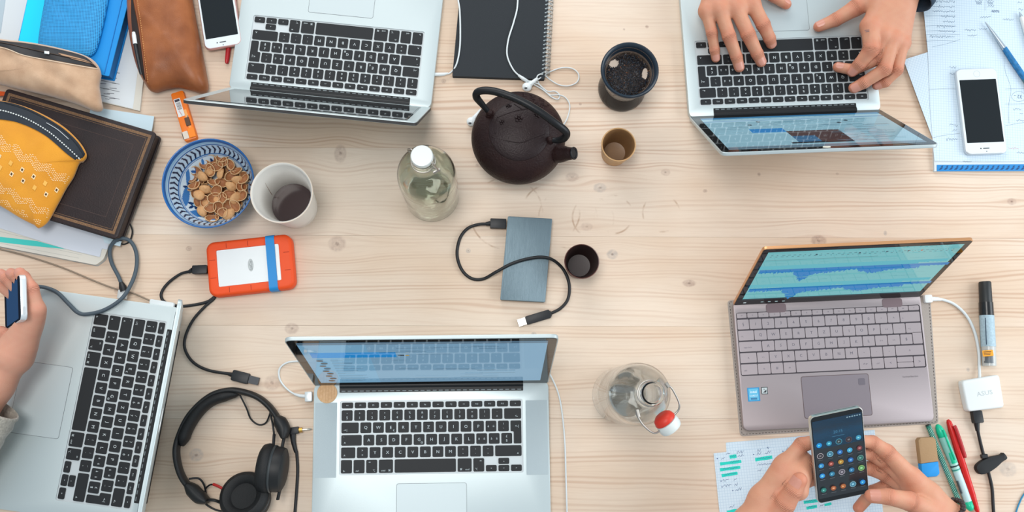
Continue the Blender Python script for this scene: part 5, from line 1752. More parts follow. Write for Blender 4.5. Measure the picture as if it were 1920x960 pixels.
part('cord', cable([(1902, 985, 1.5), (1905, 962, 1.5), (1911, 944, 1.5), (1920, 927, 1.5), (1940, 905, 1.5)], 1.2), mat('blue_wire', (40, 132, 176), .5), bcb, smooth=True)

# ================================================================== notebooks, papers, pens
# black spiral notebook
sn = thing('notebook', 'black spiral-bound notebook under the white earphone cord', 'notebook', U(940, 70))
BLKC = mat('black_card_cover', (28, 34, 40), .7, bump=(900, .15))
nq = np.array([U(*p, 8) for p in ((872, -120), (848, 143), (1021, 149), (1034, -120))])[:, :2]
part('cover', prism(round_poly(ccw(nq), .002, 3), .0072, .0085, .0003, 1), BLKC, sn)
part('page_block', prism(ccw(inset(ccw(nq), .0006)), .0014, .0072), mat('dark_page_edge', (58, 62, 66), .8), sn)
part('back_cover', prism(round_poly(ccw(nq), .002, 3), 0, .0014), BLKC, sn)
ew = mat('spiral_wire', (196, 200, 200), .3, .8)
wa, wb = np.array(U(1024, 138, 8.6)), np.array(U(1036, -100, 8.6))
ring_me = None
nring = 33
dirw = (wb - wa) / np.linalg.norm(wb - wa)
ring_path = [(.0062 * math.cos(a), .0035 * math.sin(a) * .25, .0050 * math.sin(a)) for a in np.linspace(0, 2 * math.pi, 21)[:-1]]
rV, rF = join(tube(ring_path, .00055, 6, closed=True), xform(tube(ring_path, .00055, 6, closed=True), Matrix.Translation((0, .0021, 0))))
ring_me = _mesh('ring', rV, rF, ew, True)
for k in range(nring):
    p = wa + (wb - wa) * k / (nring - 1)
    o = bpy.data.objects.new('ring', ring_me); COL.objects.link(o); o.parent = sn
    loc = PM[sn].inverted() @ Vector((p[0], p[1], .0052))
    o.location = loc
    o.rotation_euler = (0, 0, math.atan2(dirw[1], dirw[0]) - math.pi / 2)
    PM[o] = PM[sn]
    hp2 = p - np.array((dirw[1], -dirw[0], 0)) * .0055
    if k % 1 == 0:
        part('punch_hole', prism(rrect(.0034, .0022, .0006, 2, hp2[0], hp2[1] + .001), .0084, .0086), mat('punch_hole_pale', (150, 160, 164), .8), sn)


def grid_material(name, paper, line, pitch=.0042):
    m = mat(name, paper, .8)
    nt = m.node_tree; N = Nodes(nt)
    tc = nt.nodes.new('ShaderNodeTexCoord')
    sep = nt.nodes.new('ShaderNodeSeparateXYZ'); nt.links.new(tc.outputs['Object'], sep.inputs[0])
    g = None
    for k in (0, 1):
        f = N.m('ABSOLUTE', N.m('SUBTRACT', N.m('FRACT', N.m('DIVIDE', sep.outputs[k], pitch)), .5))
        l = N.ramp(f, .40, .47)
        g = l if g is None else N.m('MAXIMUM', g, l)
    nt.links.new(N.mix(N.m('MULTIPLY', g, .6), srgb(*paper), srgb(*line)), nt.nodes['Principled BSDF'].inputs['Base Color'])
    return m


GRID = grid_material('blue_grid_paper', (206, 222, 234), (164, 190, 212))
INK = mat('blue_ink', (66, 88, 136), .7)
INK2 = mat('grey_blue_ink', (74, 100, 130), .7)
HILITE = mat('turquoise_highlighter', (32, 206, 190), .7)


def page(name, label, px, z0, z1, rot, m=GRID):
    P = ccw(np.array([U(a, b, z1)[:2] for a, b in px]))
    c = P.mean(0)
    t = thing(name, label, 'paper', (c[0], c[1], z0 * .001), rot)
    part('sheet', prism(P, z0 * .001, z1 * .001), m, t)
    return t


def marks(items, z, w, m, parent, seed=1, nm='handwriting', up=(0, -1)):
    rs = random.Random(seed)
    st = [ribbon(scribble(*it, z, rs, up=up), w) for it in items]
    part(nm, join(*st), m, parent, kind='stuff')


def stroke_bar(x0, y0, x1, y1, hpx, z):
    a, b = np.array((x0, y0)), np.array((x1, y1)); d = (b - a) / np.linalg.norm(b - a); n = np.array((-d[1], d[0]))
    out = []
    for t, s in ((0, -1), (.3, -.9), (.7, -1.05), (1, -.9), (1, .9), (.6, 1.05), (.3, .9), (0, 1)):
        p = a + (b - a) * t + n * s * hpx / 2
        out.append(tuple(U(p[0], p[1], z)))
    return np.array(out), [tuple(range(8))[::-1]]


# sheets under the hands at the bottom right
s1 = page('grid_paper', 'squared paper sheet lying partly under the notes with turquoise marks', [(1361, 830), (1500, 818), (1640, 806), (1662, 1020), (1375, 1040)], 0, .35, math.radians(4.5))
s2 = page('grid_paper', 'squared paper sheet with handwritten notes marked in turquoise highlighter', [(1338, 850), (1400, 843), (1600, 826), (1628, 1010), (1356, 1030)], .4, .75, math.radians(4.8))
for q in ((1368, 857, 1381, 855, 7), (1350, 870, 1390, 865, 6), (1350, 881, 1388, 876, 6), (1353, 892, 1383, 887, 6), (1416, 862, 1448, 857, 7), (1466, 856, 1471, 855, 5),
          (1507, 942, 1536, 938, 6), (1512, 953, 1532, 949, 6), (1546, 947, 1559, 944, 5), (1363, 961, 1382, 957, 7)):
    part('highlight', stroke_bar(*q, .82), HILITE, s2)
wr = [(1353, 861, 1358, 860, 3), (1362, 851, 1369, 850, 2), (1382, 849, 1394, 847, 4), (1384, 856, 1394, 853, 3), (1369, 856, 1380, 854, 2), (1369, 867, 1386, 864, 2), (1356, 880, 1384, 876, 2), (1358, 891, 1380, 887, 2),
      (1355, 902, 1366, 899, 3), (1376, 899, 1381, 898, 4), (1357, 912, 1371, 909, 3), (1377, 909, 1383, 908, 4), (1379, 919, 1391, 917, 3.5), (1368, 950, 1376, 949, 3.5),
      (1420, 846, 1426, 844, 3), (1419, 852, 1427, 850, 3.4), (1434, 850, 1445, 848, 4), (1438, 841, 1442, 840, 3), (1420, 861, 1446, 857, 2), (1420, 872, 1432, 870, 3), (1432, 871, 1450, 868, 2), (1421, 882, 1428, 881, 3),
      (1475, 842, 1482, 840, 3), (1474, 848, 1480, 846, 3), (1510, 941, 1533, 938, 2), (1515, 952, 1530, 949, 2), (1537, 950, 1543, 948, 3)]
marks(wr, .86, .0005, INK, s2, 4)
part('bullet', join(*[(np.array([tuple(U(x + dx, y + dy, .86)) for dx, dy in ((-1.4, 0), (0, -1.4), (1.4, 0), (0, 1.4))]), [(0, 1, 2, 3)[::-1]]) for x, y in ((1345, 860), (1413, 852), (1468, 846), (1352, 902), (1354, 913), (1374, 920))]), INK, s2, kind='stuff')

# papers at the top right
nb2 = thing('notepad', 'notepad with a dark-blue patterned bottom edge under the squared papers at the right', 'notepad', U(1850, 200))
pq = ccw(np.array([U(a, b, 5)[:2] for a, b in [(1745, 60), (1990, 40), (1990, 320), (1752, 321)]]))
part('page_block', prism(pq, 0, .005), mat('white_page_block', (206, 216, 222), .8), nb2)
part('bottom_band', prism(ccw(np.array([U(a, b, 6)[:2] for a, b in [(1757, 309), (1990, 307), (1990, 320), (1757, 321)]])), .005, .0056), mat('blue_band', (30, 128, 196), .6), nb2, label='blue band with a dark slanting pattern')
st = []
for k in range(22):
    x = 1760 + 9.6 * k
    st.append((np.array([tuple(U(x + dx, y, 5.75)) for dx, y in ((0, 318), (4.5, 318), (8.5, 314), (4.5, 314))]), [(0, 1, 2, 3)]))
    st.append((np.array([tuple(U(x + dx, y, 5.75)) for dx, y in ((4, 313.4), (7, 313.4), (9, 310.5), (6, 310.5))]), [(0, 1, 2, 3)]))
part('band_pattern', join(*st), mat('navy_pattern', (22, 66, 116), .6), nb2, kind='stuff')
g0 = page('grid_paper', 'narrow tilted squared sheet peeking out left of the papers with the white phone', [(1694, 112), (1745, 96), (1800, 160), (1790, 300), (1752, 268), (1722, 188)], 0.2 + 5.0, 5.5, math.radians(-20))
g1 = page('grid_paper', 'large squared sheet of handwritten lists under the white phone at the right edge', [(1724, -60), (1733, 30), (1740, 100), (1744, 200), (1752, 302), (1850, 303), (1990, 302), (1990, -60)], 5.7, 6.1, math.radians(-3))
wr = []
rs = random.Random(12)
for k in range(9):
    y = 2 + 9.4 * k
    if k < 8: wr.append((1790, y + 1, 1790 - rs.uniform(22, 52), y, 3))
wr += [(1842, 2, 1828, 2, 3), (1864, 2, 1850, 2, 3), (1864, 11, 1852, 11, 3), (1874, 21, 1858, 21, 3), (1858, 31, 1838, 32, 2.4), (1900, 36, 1880, 36, 2.4), (1830, 56, 1808, 56, 3), (1850, 54, 1836, 55, 3), (1832, 66, 1814, 67, 2.4), (1918, 17, 1910, 17, 3), (1916, 4, 1908, 4, 3),
       (1793, 126, 1780, 125, 3), (1793, 139, 1781, 138, 3), (1796, 235, 1780, 233, 3), (1794, 244, 1786, 244, 3), (1796, 261, 1774, 260, 4), (1915, 205, 1900, 204, 2.4), (1918, 213, 1912, 213, 3), (1920, 226, 1906, 225, 2.4), (1920, 287, 1906, 286, 3), (1822, 303, 1806, 302, 1.5)]
marks(wr, 6.2, .0005, INK2, g1, 5, up=(0, 1))
lines = []
for k in (3, 5, 6, 8):
    y = 2 + 9.4 * k
    lines.append(ribbon([U(1736, y, 6.2), U(1765, y - 1, 6.2), U(1793, y, 6.2)], .0004))
for a in (((1735, 65), (1770, 64), (1800, 65)), ((1742, 168), (1780, 166), (1800, 168)), ((1848, -10), (1847, 4), (1847, 20)), ((1882, 92), (1884, 130), (1895, 165), (1891, 200), (1892, 232)), ((1884, 167), (1910, 166), (1930, 166)), ((1884, 195), (1910, 195), (1930, 194)),
          ((1750, 258), (1775, 253), (1800, 250)), ((1885, 236), (1905, 232), (1930, 228)), ((1748, 88), (1775, 82), (1800, 74))):
    lines.append(ribbon(catmull([U(x, y, 6.2) for x, y in a], 6), .00035))
part('ruled_lines', join(*lines), INK2, g1, kind='stuff')
part('circled_number', join(ribbon([U(1910 + 13 * math.cos(a), 181 + 9.5 * math.sin(a), 6.2) for a in np.linspace(0, 6.4, 26)], .00035),
                            frame_map(glyph('32 -', .0085), np.array(U(1909, 181, 6.2)), (-1, .05, 0), (-.05, -1, 0), (0, 0, 1.))), INK2, g1, kind='stuff')
for s, x, y in (('2000', 1867, 21), ('300', 1857, 6), ('200', 1836, 6)):
    part('figure', frame_map(glyph(s, .0062), np.array(U(x, y, 6.25)), (-1, .05, 0), (-.05, -1, 0), (0, 0, 1.)), INK2, g1)
marks([(1910, 279, 1890, 278, 2.5)], 6.2, .0004, mat('red_ink', (196, 120, 120), .7), g1, 8, 'red_note')
c = U(1840, 208, 13)
ph = smartphone('white phone with a dark screen lying on the squared papers at the right', (c.x, c.y, .0063), math.pi + math.radians(2.8), .0695, .1455, .0072, mat('silver_phone_metal', (206, 214, 220), .35, .4), WFACE, SCREEN_OFF, .0195, .0195)


def pen_tube(pts, radii, n=14):
    return tube([U(*p) for p in pts], [r * .001 for r in radii], n)


bp_ = thing('ballpoint_pen', 'pen with a silver cone and blue grip lying on the squared papers', 'pen', U(1890, 100, 6))
part('cone', pen_tube([(1847, 41, 10.4), (1850, 45, 10.6), (1862, 61, 10.8), (1884, 92, 11)], [.5, 1.1, 2.6, 4.0]), mat('pale_silver_plastic', (176, 188, 198), .3, .4), bp_, smooth=40)
part('grip', pen_tube([(1883, 90, 11), (1900, 116, 11), (1922, 148, 11)], [4.2, 4.7, 4.7]), mat('blue_grip', (34, 128, 190), .45, bump=(500, .6), var=(180, (24, 92, 140), .8)), bp_, smooth=40)
part('barrel', pen_tube([(1921, 147, 11), (1960, 204, 11)], [4.5, 4.4]), mat('teal_barrel', (60, 110, 120), .4), bp_, smooth=40)
bp2 = thing('ballpoint_pen', 'white pen at the right edge above the blue-gripped pen', 'pen', U(1918, 45, 6))
part('barrel', pen_tube([(1915, 32, 10), (1924, 62, 10), (1945, 130, 10)], [3.4, 3.8, 3.8]), mat('white_plastic', (224, 228, 228), .4), bp2, smooth=40)
part('tip', pen_tube([(1911, 22, 10), (1913, 26, 10), (1915.5, 33, 10)], [.5, 1.6, 3.4]), mat('pale_silver_plastic'), bp2, smooth=40)

# ------------------------------------------------------------------ stationery at the bottom right
er = thing('eraser', 'worn eraser, tan above and blue below, beside the green pencil', 'eraser', U(1744, 857))
ea, eb_ = np.array(U(1737, 820, 10)), np.array(U(1746, 894, 10))
d = eb_ - ea; L = np.linalg.norm(d); exx = d / L; eyy = np.cross((0, 0, 1.), exx)
ol = rrect(L, .0275, .0045, 4, L / 2, 0)
ang_ = (ea[0], ea[1], 0)
cut = L * .655
tanp = ccw(np.array([p for p in [(0.004, -.01375), (cut, -.01375), (cut - .002, .01375), (.004, .01375), (0, .010), (0, -.010)]]))
blup = ccw(np.array([(cut, -.01375), (L - .005, -.01375), (L, -.009), (L, .009), (L - .004, .01375), (cut - .002, .01375)]))
part('tan_half', frame_map(prism(round_poly(tanp, .001, 2), .0, .0115, .001, 2), ang_, exx, eyy, (0, 0, 1.)), mat('tan_rubber', (170, 138, 102), .8, bump=(400, .4)), er, smooth=40)
part('blue_half', frame_map(prism(round_poly(blup, .002, 3), .0, .0112, .0015, 2), ang_, exx, eyy, (0, 0, 1.)), mat('blue_rubber', (30, 146, 220), .65), er, smooth=40)

gp_ = thing('pencil', 'green pencil wrapped in a white woven pattern beside the eraser', 'pencil', U(1770, 870))
pa, pb_ = np.array(U(1740, 797, 4)), np.array(U(1800, 945, 4))
part('barrel', tube([pa, pb_], .0040, 8), mat('green_lacquer', (18, 128, 108), .4), gp_, smooth=30)
part('bare_wood_tip', tube([pb_, pb_ + (pb_ - pa) * .07], [.0038, .0012], 10), mat('bare_wood', (206, 170, 130), .7), gp_, smooth=40)
part('lead', tube([pb_ + (pb_ - pa) * .068, pb_ + (pb_ - pa) * .09], [.0013, .0004], 8), mat('graphite', (60, 60, 64), .4), gp_)
part('end_cap', tube([pa - (pb_ - pa) * .004, pa + (pb_ - pa) * .012], .0041, 10), mat('dark_end', (30, 60, 60), .4), gp_, smooth=40)
dv = (pb_ - pa); Lp = np.linalg.norm(dv); dv /= Lp
sv = np.cross(dv, (0, 0, 1.))
pat = []
for k in range(44):
    for j in range(-2, 3):
        t = (k + .5 * (j % 2)) / 44 * Lp
        if t > Lp - .003 or t < .004: continue
        a0 = j * .55 + .1
        pos = lambda s_, a_: pa + dv * s_ + (sv * math.sin(a_) + np.array((0, 0, 1.)) * math.cos(a_)) * .00425
        pat.append((np.array([pos(t, a0 - .22), pos(t + .0015, a0 - .04), pos(t + .0021, a0 + .22), pos(t + .0006, a0 + .04)]), [(0, 1, 2, 3)]))
part('woven_pattern', join(*pat), mat('white_pattern', (206, 232, 226), .5), gp_, kind='stuff')

hl_ = thing('highlighter_pen', 'mint green capped pen with a clear barrel between the pencil and the red pen', 'pen', U(1785, 875))
MINT = mat('mint_plastic', (26, 196, 152), .3)
part('cap_end', pen_tube([(1757, 796, 7), (1759, 800, 7), (1763, 808, 7), (1768, 820, 7)], [2.2, 4.6, 6.4, 6.9]), MINT, hl_, smooth=True)
part('cap', pen_tube([(1767.5, 819, 7), (1776, 840, 7), (1787, 866, 7)], [6.9, 6.9, 6.5]), mat('clear_mint_plastic', (150, 206, 196), .12, 0, .5, var=(40, (120, 190, 178), .6)), hl_, smooth=40)
part('clip', tube([U(1768, 806, 13.5), U(1777, 828, 14.6), U(1790, 862, 14.4)], [.0013, .0016, .0014], 8), MINT, hl_, smooth=True)
part('ink_core', pen_tube([(1781, 848, 10), (1789, 868, 10)], [4.6, 4.6]), MINT, hl_, smooth=40)
part('collar', pen_tube([(1786.5, 865, 7), (1794, 884, 7)], [6.3, 6.1]), mat('white_mint_collar', (176, 220, 210), .35), hl_, smooth=40)
part('collar_stripe', pen_tube([(1789, 872, 7), (1790, 874.5, 7)], [6.4, 6.4]), mat('dark_stripe', (36, 58, 62), .4), hl_, smooth=40)
part('collar_stripe', pen_tube([(1792, 879, 7), (1793, 881.5, 7)], [6.3, 6.3]), mat('teal_stripe', (60, 150, 140), .4), hl_, smooth=40)
part('barrel', pen_tube([(1793.5, 883, 7), (1803, 908, 7), (1815, 941, 7)], [6.0, 6.0, 5.8]), mat('pale_clear_barrel', (192, 220, 224), .2), hl_, smooth=40)
part('barrel_print', tube([U(1795, 902, 11.2), U(1803, 925, 11.0)], .0016, 8), mat('dark_print', (52, 66, 72), .5), hl_)
part('end_plug', pen_tube([(1814.5, 940, 7), (1819, 952, 7), (1821, 957, 7)], [6.0, 5.8, 3.6]), MINT, hl_, smooth=True)

rd = thing('ballpoint_pen', 'red pen with a long clip right of the mint pen', 'pen', U(1805, 875))
REDP = mat('bright_red_plastic', (206, 28, 26), .3)
part('barrel', pen_tube([(1777, 787, 6), (1779, 791, 6), (1784, 806, 6), (1800, 856, 6), (1822, 925, 6), (1832, 956, 5), (1836, 970, 4)], [2.0, 3.8, 5.2, 5.4, 5.0, 3.4, .8]), REDP, rd, smooth=True)
part('clip', tube(catmull([U(1789, 798, 11.5), U(1793, 806, 12.5), U(1802, 832, 12.5), U(1810, 858, 11)], 6), [.0018] + [.0030] * 17 + [.0020], 10, up=np.array((0, 0, 1.)), ry=.0016), mat('dark_red_clip', (170, 22, 28), .35), rd, smooth=True)

mk = thing('paint_marker', 'thick black-capped paint marker with a pale label and an orange price sticker', 'marker', U(1852, 605))
part('cap', pen_tube([(1846.5, 528, 9), (1846.7, 530, 9), (1848.6, 567, 9)], [8.2, 9.2, 9.6]), mat('black_marker_cap', (36, 40, 42), .45), mk, smooth=40)
part('shoulder', pen_tube([(1848.6, 567, 9.6), (1850, 592, 9.6)], [10.5, 10.8]), mat('black_marker_body', (28, 30, 33), .25), mk, smooth=40)
part('label_sleeve', pen_tube([(1849.9, 591.5, 9.6), (1853.3, 650, 9.6)], [10.9, 10.9]), mat('pale_blue_label', (176, 200, 212), .5, var=(300, (140, 164, 178), .6)), mk, smooth=40)
part('barrel', pen_tube([(1853.2, 650, 9.6), (1854.6, 677, 9.6), (1855, 686, 9.6)], [10.6, 10.4, 10.2]), mat('clear_grey_barrel', (190, 192, 190), .2), mk, smooth=40)
part('ink_window', pen_tube([(1853.8, 657, 12.6), (1854.6, 681, 12.6)], [8.0, 8.0]), mat('grey_paint', (104, 110, 116), .4), mk, smooth=40)
part('label_bar', tube([U(1847.6, 596, 20.2), U(1849.6, 646, 20.2)], .0007, 6), mat('navy_print', (40, 60, 80), .5), mk)
part('label_bar', tube([U(1864, 608, 15.6), U(1865.5, 632, 15.6)], .0006, 6), MATS['navy_print'], mk)
part('price_sticker', bar(U(1842, 663, 20.3), U(1862, 661.5, 20.3), .0095, .0008, .001, .0002), mat('orange_sticker', (236, 158, 30), .5), mk)
P = Paint()
for k in range(3):
    P.rect(-.0065, .0022 - .0022 * k - .0005, .0060 - .001 * k, .0022 - .0022 * k + .0005, (88, 58, 24))
part('sticker_print', frame_map(P.vf(), np.array(U(1852, 662.2, 21.3)), (1, .06, 0), (-.06, 1, 0), (0, 0, 1.)), print_mat(), mk, cols=P.C)

# orange cutter by the bowl
ct = thing('box_cutter', 'orange plastic cutter with a barcode sticker tucked against the blue bowl', 'cutter', U(344, 215))
ca, cb_ = np.array(U(331, 172, 9)), np.array(U(358, 262, 9))
d = cb_ - ca; Lc = np.linalg.norm(d); exx = d / Lc; eyy = np.cross((0, 0, 1.), exx)
org = np.array((ca[0], ca[1], 0))
cm = lambda VF: frame_map(VF, org, exx, eyy, (0, 0, 1.))
part('body', cm(prism(rrect(Lc, .0205, .003, 3, Lc / 2, 0), 0, .009, .0015, 2)), mat('orange_plastic', (240, 120, 26), .35), ct, smooth=40)
part('blade_channel', cm(prism(rrect(Lc * .42, .0042, .001, 2, Lc * .60, .0045), .0088, .0093)), mat('pale_orange_channel', (246, 170, 96), .4), ct)
part('slider', cm(prism(rrect(Lc * .17, .0075, .001, 2, Lc * .64, .0035), .009, .0110, .0005, 1)), mat('dark_slider', (92, 66, 52), .5, .3), ct)
part('blade', cm(box(Lc * .52, Lc * .62, .0050, .0066, .009, .0098)), mat('cutter_steel', (170, 166, 160), .25, .9), ct)
part('blade_holder', cm(prism(rrect(Lc * .20, .011, .001, 2, Lc * .87, .0045), .009, .0112, .0006, 1)), mat('bright_orange_plastic', (246, 134, 32), .4), ct)
part('white_window', cm(prism(rrect(Lc * .15, .0085, .001, 2, Lc * .885, -.0055), .009, .0102)), mat('pale_window', (216, 204, 190), .5), ct)
part('belt_clip', cm(tube([(Lc * .82, -.0108, .006), (Lc * .93, -.0108, .006), (Lc * .985, -.006, .007), (Lc * .985, .002, .008)], .0009, 8)), mat('black_clip', (40, 42, 46), .4), ct)
bs = part('barcode_sticker', cm(prism(rrect(Lc * .37, .0105, .0008, 2, Lc * .32, -.0032), .009, .00925)), mat('white_sticker', (224, 222, 220), .6), ct)
P = Paint(); P.w = .0093
rs = random.Random(8)
x = Lc * .15
P.rect(x, -.0070, x + .004, .0008, (60, 56, 70)); x += .0055
while x < Lc * .36:
    w_ = rs.choice((.0004, .0007, .001)); P.rect(x, -.0060, x + w_, .0008, (66, 60, 72), 0); x += w_ + rs.choice((.0006, .0009))
for k in range(3): P.text('3', Lc * (.40 + .035 * k), -.0032 + .001 * (k - 1), .005, (206, 96, 110) if k < 2 else (120, 120, 120), -math.pi / 2)
part('barcode_print', cm(P.vf()), print_mat(), bs, cols=P.C)

# ================================================================== hands and arms
def surface_nets(v, org, h):
    ins = v < 0
    nx, ny, nz = v.shape
    cs = [(a, b, c) for a in (0, 1) for b in (0, 1) for c in (0, 1)]
    sl = lambda A, c: A[c[0]:nx - 1 + c[0], c[1]:ny - 1 + c[1], c[2]:nz - 1 + c[2]]
    cnt = sum(sl(ins, c).astype(np.int8) for c in cs)
    act = (cnt > 0) & (cnt < 8)
    idx = np.full(act.shape, -1, np.int64)
    I = np.argwhere(act)
    idx[act] = np.arange(len(I))
    pos = np.zeros((len(I), 3)); num = np.zeros(len(I))
    val = {c: sl(v, c)[act] for c in cs}
    for i, a in enumerate(cs):
        for b in cs[i + 1:]:
            if sum(abs(p - q) for p, q in zip(a, b)) != 1: continue
            m = (val[a] < 0) != (val[b] < 0)
            t = np.where(m, val[a] / (val[a] - val[b] + 1e-12), 0)
            p = np.array(a) + t[:, None] * (np.array(b) - np.array(a))
            pos += p * m[:, None]; num += m
    V = (I + pos / num[:, None]) * h + org
    F = []
    for ax in range(3):
        o1, o2 = (ax + 1) % 3, (ax + 2) % 3
        s0 = [slice(None)] * 3; s1 = [slice(None)] * 3
        s0[ax] = slice(0, -1); s1[ax] = slice(1, None)
        d = ins[tuple(s0)] != ins[tuple(s1)]
        E = np.argwhere(d)
        E = E[(E[:, o1] > 0) & (E[:, o2] > 0) & (E[:, o1] < v.shape[o1] - 1) & (E[:, o2] < v.shape[o2] - 1)]
        first = ins[tuple(E.T)]
        q = []
        for d1, d2 in ((-1, -1), (0, -1), (0, 0), (-1, 0)):
            e = E.copy(); e[:, o1] += d1; e[:, o2] += d2
            q.append(idx[tuple(e.T)])
        q = np.array(q).T
        q[~first] = q[~first][:, ::-1]
        F.append(q)
    return V, np.vstack(F)


def cone_sdf(X, a, b, ra, rb):
    ab = b - a
    t = np.clip(((X - a) @ ab) / (ab @ ab + 1e-12), 0, 1)
    return np.linalg.norm(X - (a + t[:, None] * ab), axis=1) - (ra + (rb - ra) * t)


def smin(a, b, k):
    h = np.clip(.5 + .5 * (b - a) / k, 0, 1)
    return b + (a - b) * h - k * h * (1 - h)


def fleshy(palm, fingers, kp=.010, kf=.0045, h=.0015):
    """one continuous surface: palm/arm segments melted together, every finger melted to the palm but not to its neighbour"""
    W = lambda p: (np.array(U(*p[:3])), p[3] * .001)
    allp = [W(p) for s in palm for p in s] + [W(p) for f in fingers for p in f]
    lo = np.min([p - r for p, r in allp], 0) - .006; hi = np.max([p + r for p, r in allp], 0) + .006
    n = np.ceil((hi - lo) / h).astype(int) + 1
    ax = [lo[i] + h * np.arange(n[i]) for i in range(3)]
    G = np.stack(np.meshgrid(*ax, indexing='ij'), -1).reshape(-1, 3)

    def seg(D, a, b, k):
        (pa, ra), (pb, rb) = W(a), W(b)
        m = max(ra, rb) + .022
        l, u = np.minimum(pa, pb) - m, np.maximum(pa, pb) + m
        s = np.all((G > l) & (G < u), 1)
        d = cone_sdf(G[s], pa, pb, ra, rb)
        D[s] = smin(D[s], d, k)
    DP = np.full(len(G), .05)
    for s in palm:
        for a, b in zip(s[:-1], s[1:]): seg(DP, a, b, kp)
    T = DP.copy()
    for f in fingers:
        DF = np.full(len(G), .05)
        for a, b in zip(f[:-1], f[1:]): seg(DF, a, b, .003)
        T = np.minimum(T, smin(DP, DF, kf))
    V, F = surface_nets(T.reshape(n), lo, h)
    for _ in range(2):                                  # relax the surface a little
        A = np.zeros_like(V); c = np.zeros(len(V))
        for i in range(4):
            np.add.at(A, F[:, i], V[F[:, (i + 1) % 4]]); np.add.at(c, F[:, i], 1)
            np.add.at(A, F[:, i], V[F[:, i - 1]]); np.add.at(c, F[:, i], 1)
        V = V * .5 + A / c[:, None] * .5
    return V, [tuple(f) for f in F]


def skin_material():
    m = mat('skin', attr='Col', rough=.5, spec=.4, sss=.12, bump=(650, .28))
    nt = m.node_tree; N = Nodes(nt)
    a = nt.nodes.new('ShaderNodeAttribute'); a.attribute_name = 'Crease'
    sp_ = nt.nodes.new('ShaderNodeSeparateXYZ'); nt.links.new(a.outputs['Vector'], sp_.inputs[0])
    tc = nt.nodes.new('ShaderNodeTexCoord')
    wob = N.noise(tc.outputs['Object'], 160., 2)
    ph_ = N.m('ADD', N.m('MULTIPLY', sp_.outputs[0], 2 * math.pi / 2.1), N.m('MULTIPLY', wob, 9.))
    rip = N.m('MULTIPLY', N.m('POWER', N.ramp(N.m('SINE', ph_), -1., 1.), .6), sp_.outputs[1])
    old = [n for n in nt.nodes if n.type == 'BUMP'][0]
    bp = nt.nodes.new('ShaderNodeBump'); bp.inputs['Strength'].default_value = .9; bp.inputs['Distance'].default_value = .0009
    nt.links.new(rip, bp.inputs['Height']); nt.links.new(old.outputs[0], bp.inputs['Normal'])
    nt.links.new(bp.outputs[0], nt.nodes['Principled BSDF'].inputs['Normal'])
    return m


SKIN = skin_material()


def crease_field(o, V, fingers):
    """signed distance along the finger from its nearest joint (mm) and how strongly the skin folds there"""
    s = np.zeros(len(V)); w = np.zeros(len(V))
    for f in fingers:
        J = [np.array(U(*p[:3])) for p in f]
        for i in range(1, len(f) - 1):
            t = J[i + 1] - J[i - 1]; t /= np.linalg.norm(t)
            d = (V - J[i]) @ t * 1000
            rad = np.linalg.norm((V - J[i]) - np.outer((V - J[i]) @ t, t), axis=1) * 1000
            k = np.exp(-(d / 4.2) ** 2) * (rad < f[i][3] * 1.45) * (1. if i == 1 else .75)
            up = k > w
            s[up] = d[up]; w[up] = k[up]
    at = o.data.attributes.new('Crease', 'FLOAT_VECTOR', 'POINT')
    at.data.foreach_set('vector', np.c_[s, w, w * 0].astype(np.float32).ravel())
NAIL = mat('fingernail', (204, 142, 124), .32)


def skin_colours(V, fingers, base, red, tips=True):
    B, R_ = np.array(srgb(*base)[:3]), np.array(srgb(*red)[:3])
    w = np.zeros(len(V))
    for f in fingers:
        for i, p in enumerate(f):
            c = np.array(U(*p[:3]))
            rr_ = p[3] * .001
            s = .55 if i in (1, 2) else .35
            if i == len(f) - 1: s = .6 if tips else .3
            w = np.maximum(w, s * np.exp(-(np.linalg.norm(V - c, axis=1) / (rr_ * 1.25)) ** 4))
    n = .5 + .5 * np.sin(V[:, 0] * 310 + 2 * np.sin(V[:, 1] * 190)) * np.sin(V[:, 1] * 270 + V[:, 2] * 150)
    w = np.clip(w + .12 * n, 0, 1)
    return B + (R_ - B) * w[:, None]


def nail(f, up, hand, size=1.):
    a, b = np.array(U(*f[-2][:3])), np.array(U(*f[-1][:3]))
    ra, rb = f[-2][3] * .001, f[-1][3] * .001
    t = b - a; L = np.linalg.norm(t); t /= L
    up = np.array(up, float); up -= t * up.dot(t); up /= np.linalg.norm(up)
    s = np.cross(t, up)
    V, F = [], []
    nu, nv = 7, 7
    ln = rb * 1.45 * size
    for i in range(nu):
        u = -ln * .75 + ln * i / (nu - 1)
        e = (i - (nu - 1) / 2) / ((nu - 1) / 2)
        wd = math.radians(52) * (1 - .28 * abs(e) ** 4)
        drop = 0 if u < 0 else (rb - math.sqrt(max(rb * rb - u * u, 0)))
        for j in range(nv):
            g = wd * (2 * j / (nv - 1) - 1)
            rn = (rb + (ra - rb) * max(0, -u) / L) * 1.015 - drop * .75
            V.append(b + t * u + (up * math.cos(g) + s * math.sin(g)) * rn)
    for i in range(nu - 1):
        for j in range(nv - 1):
            k = i * nv + j
            F.append((k, k + nv, k + nv + 1, k + 1))
    part('fingernail', (np.array(V), F), NAIL, hand, smooth=True)


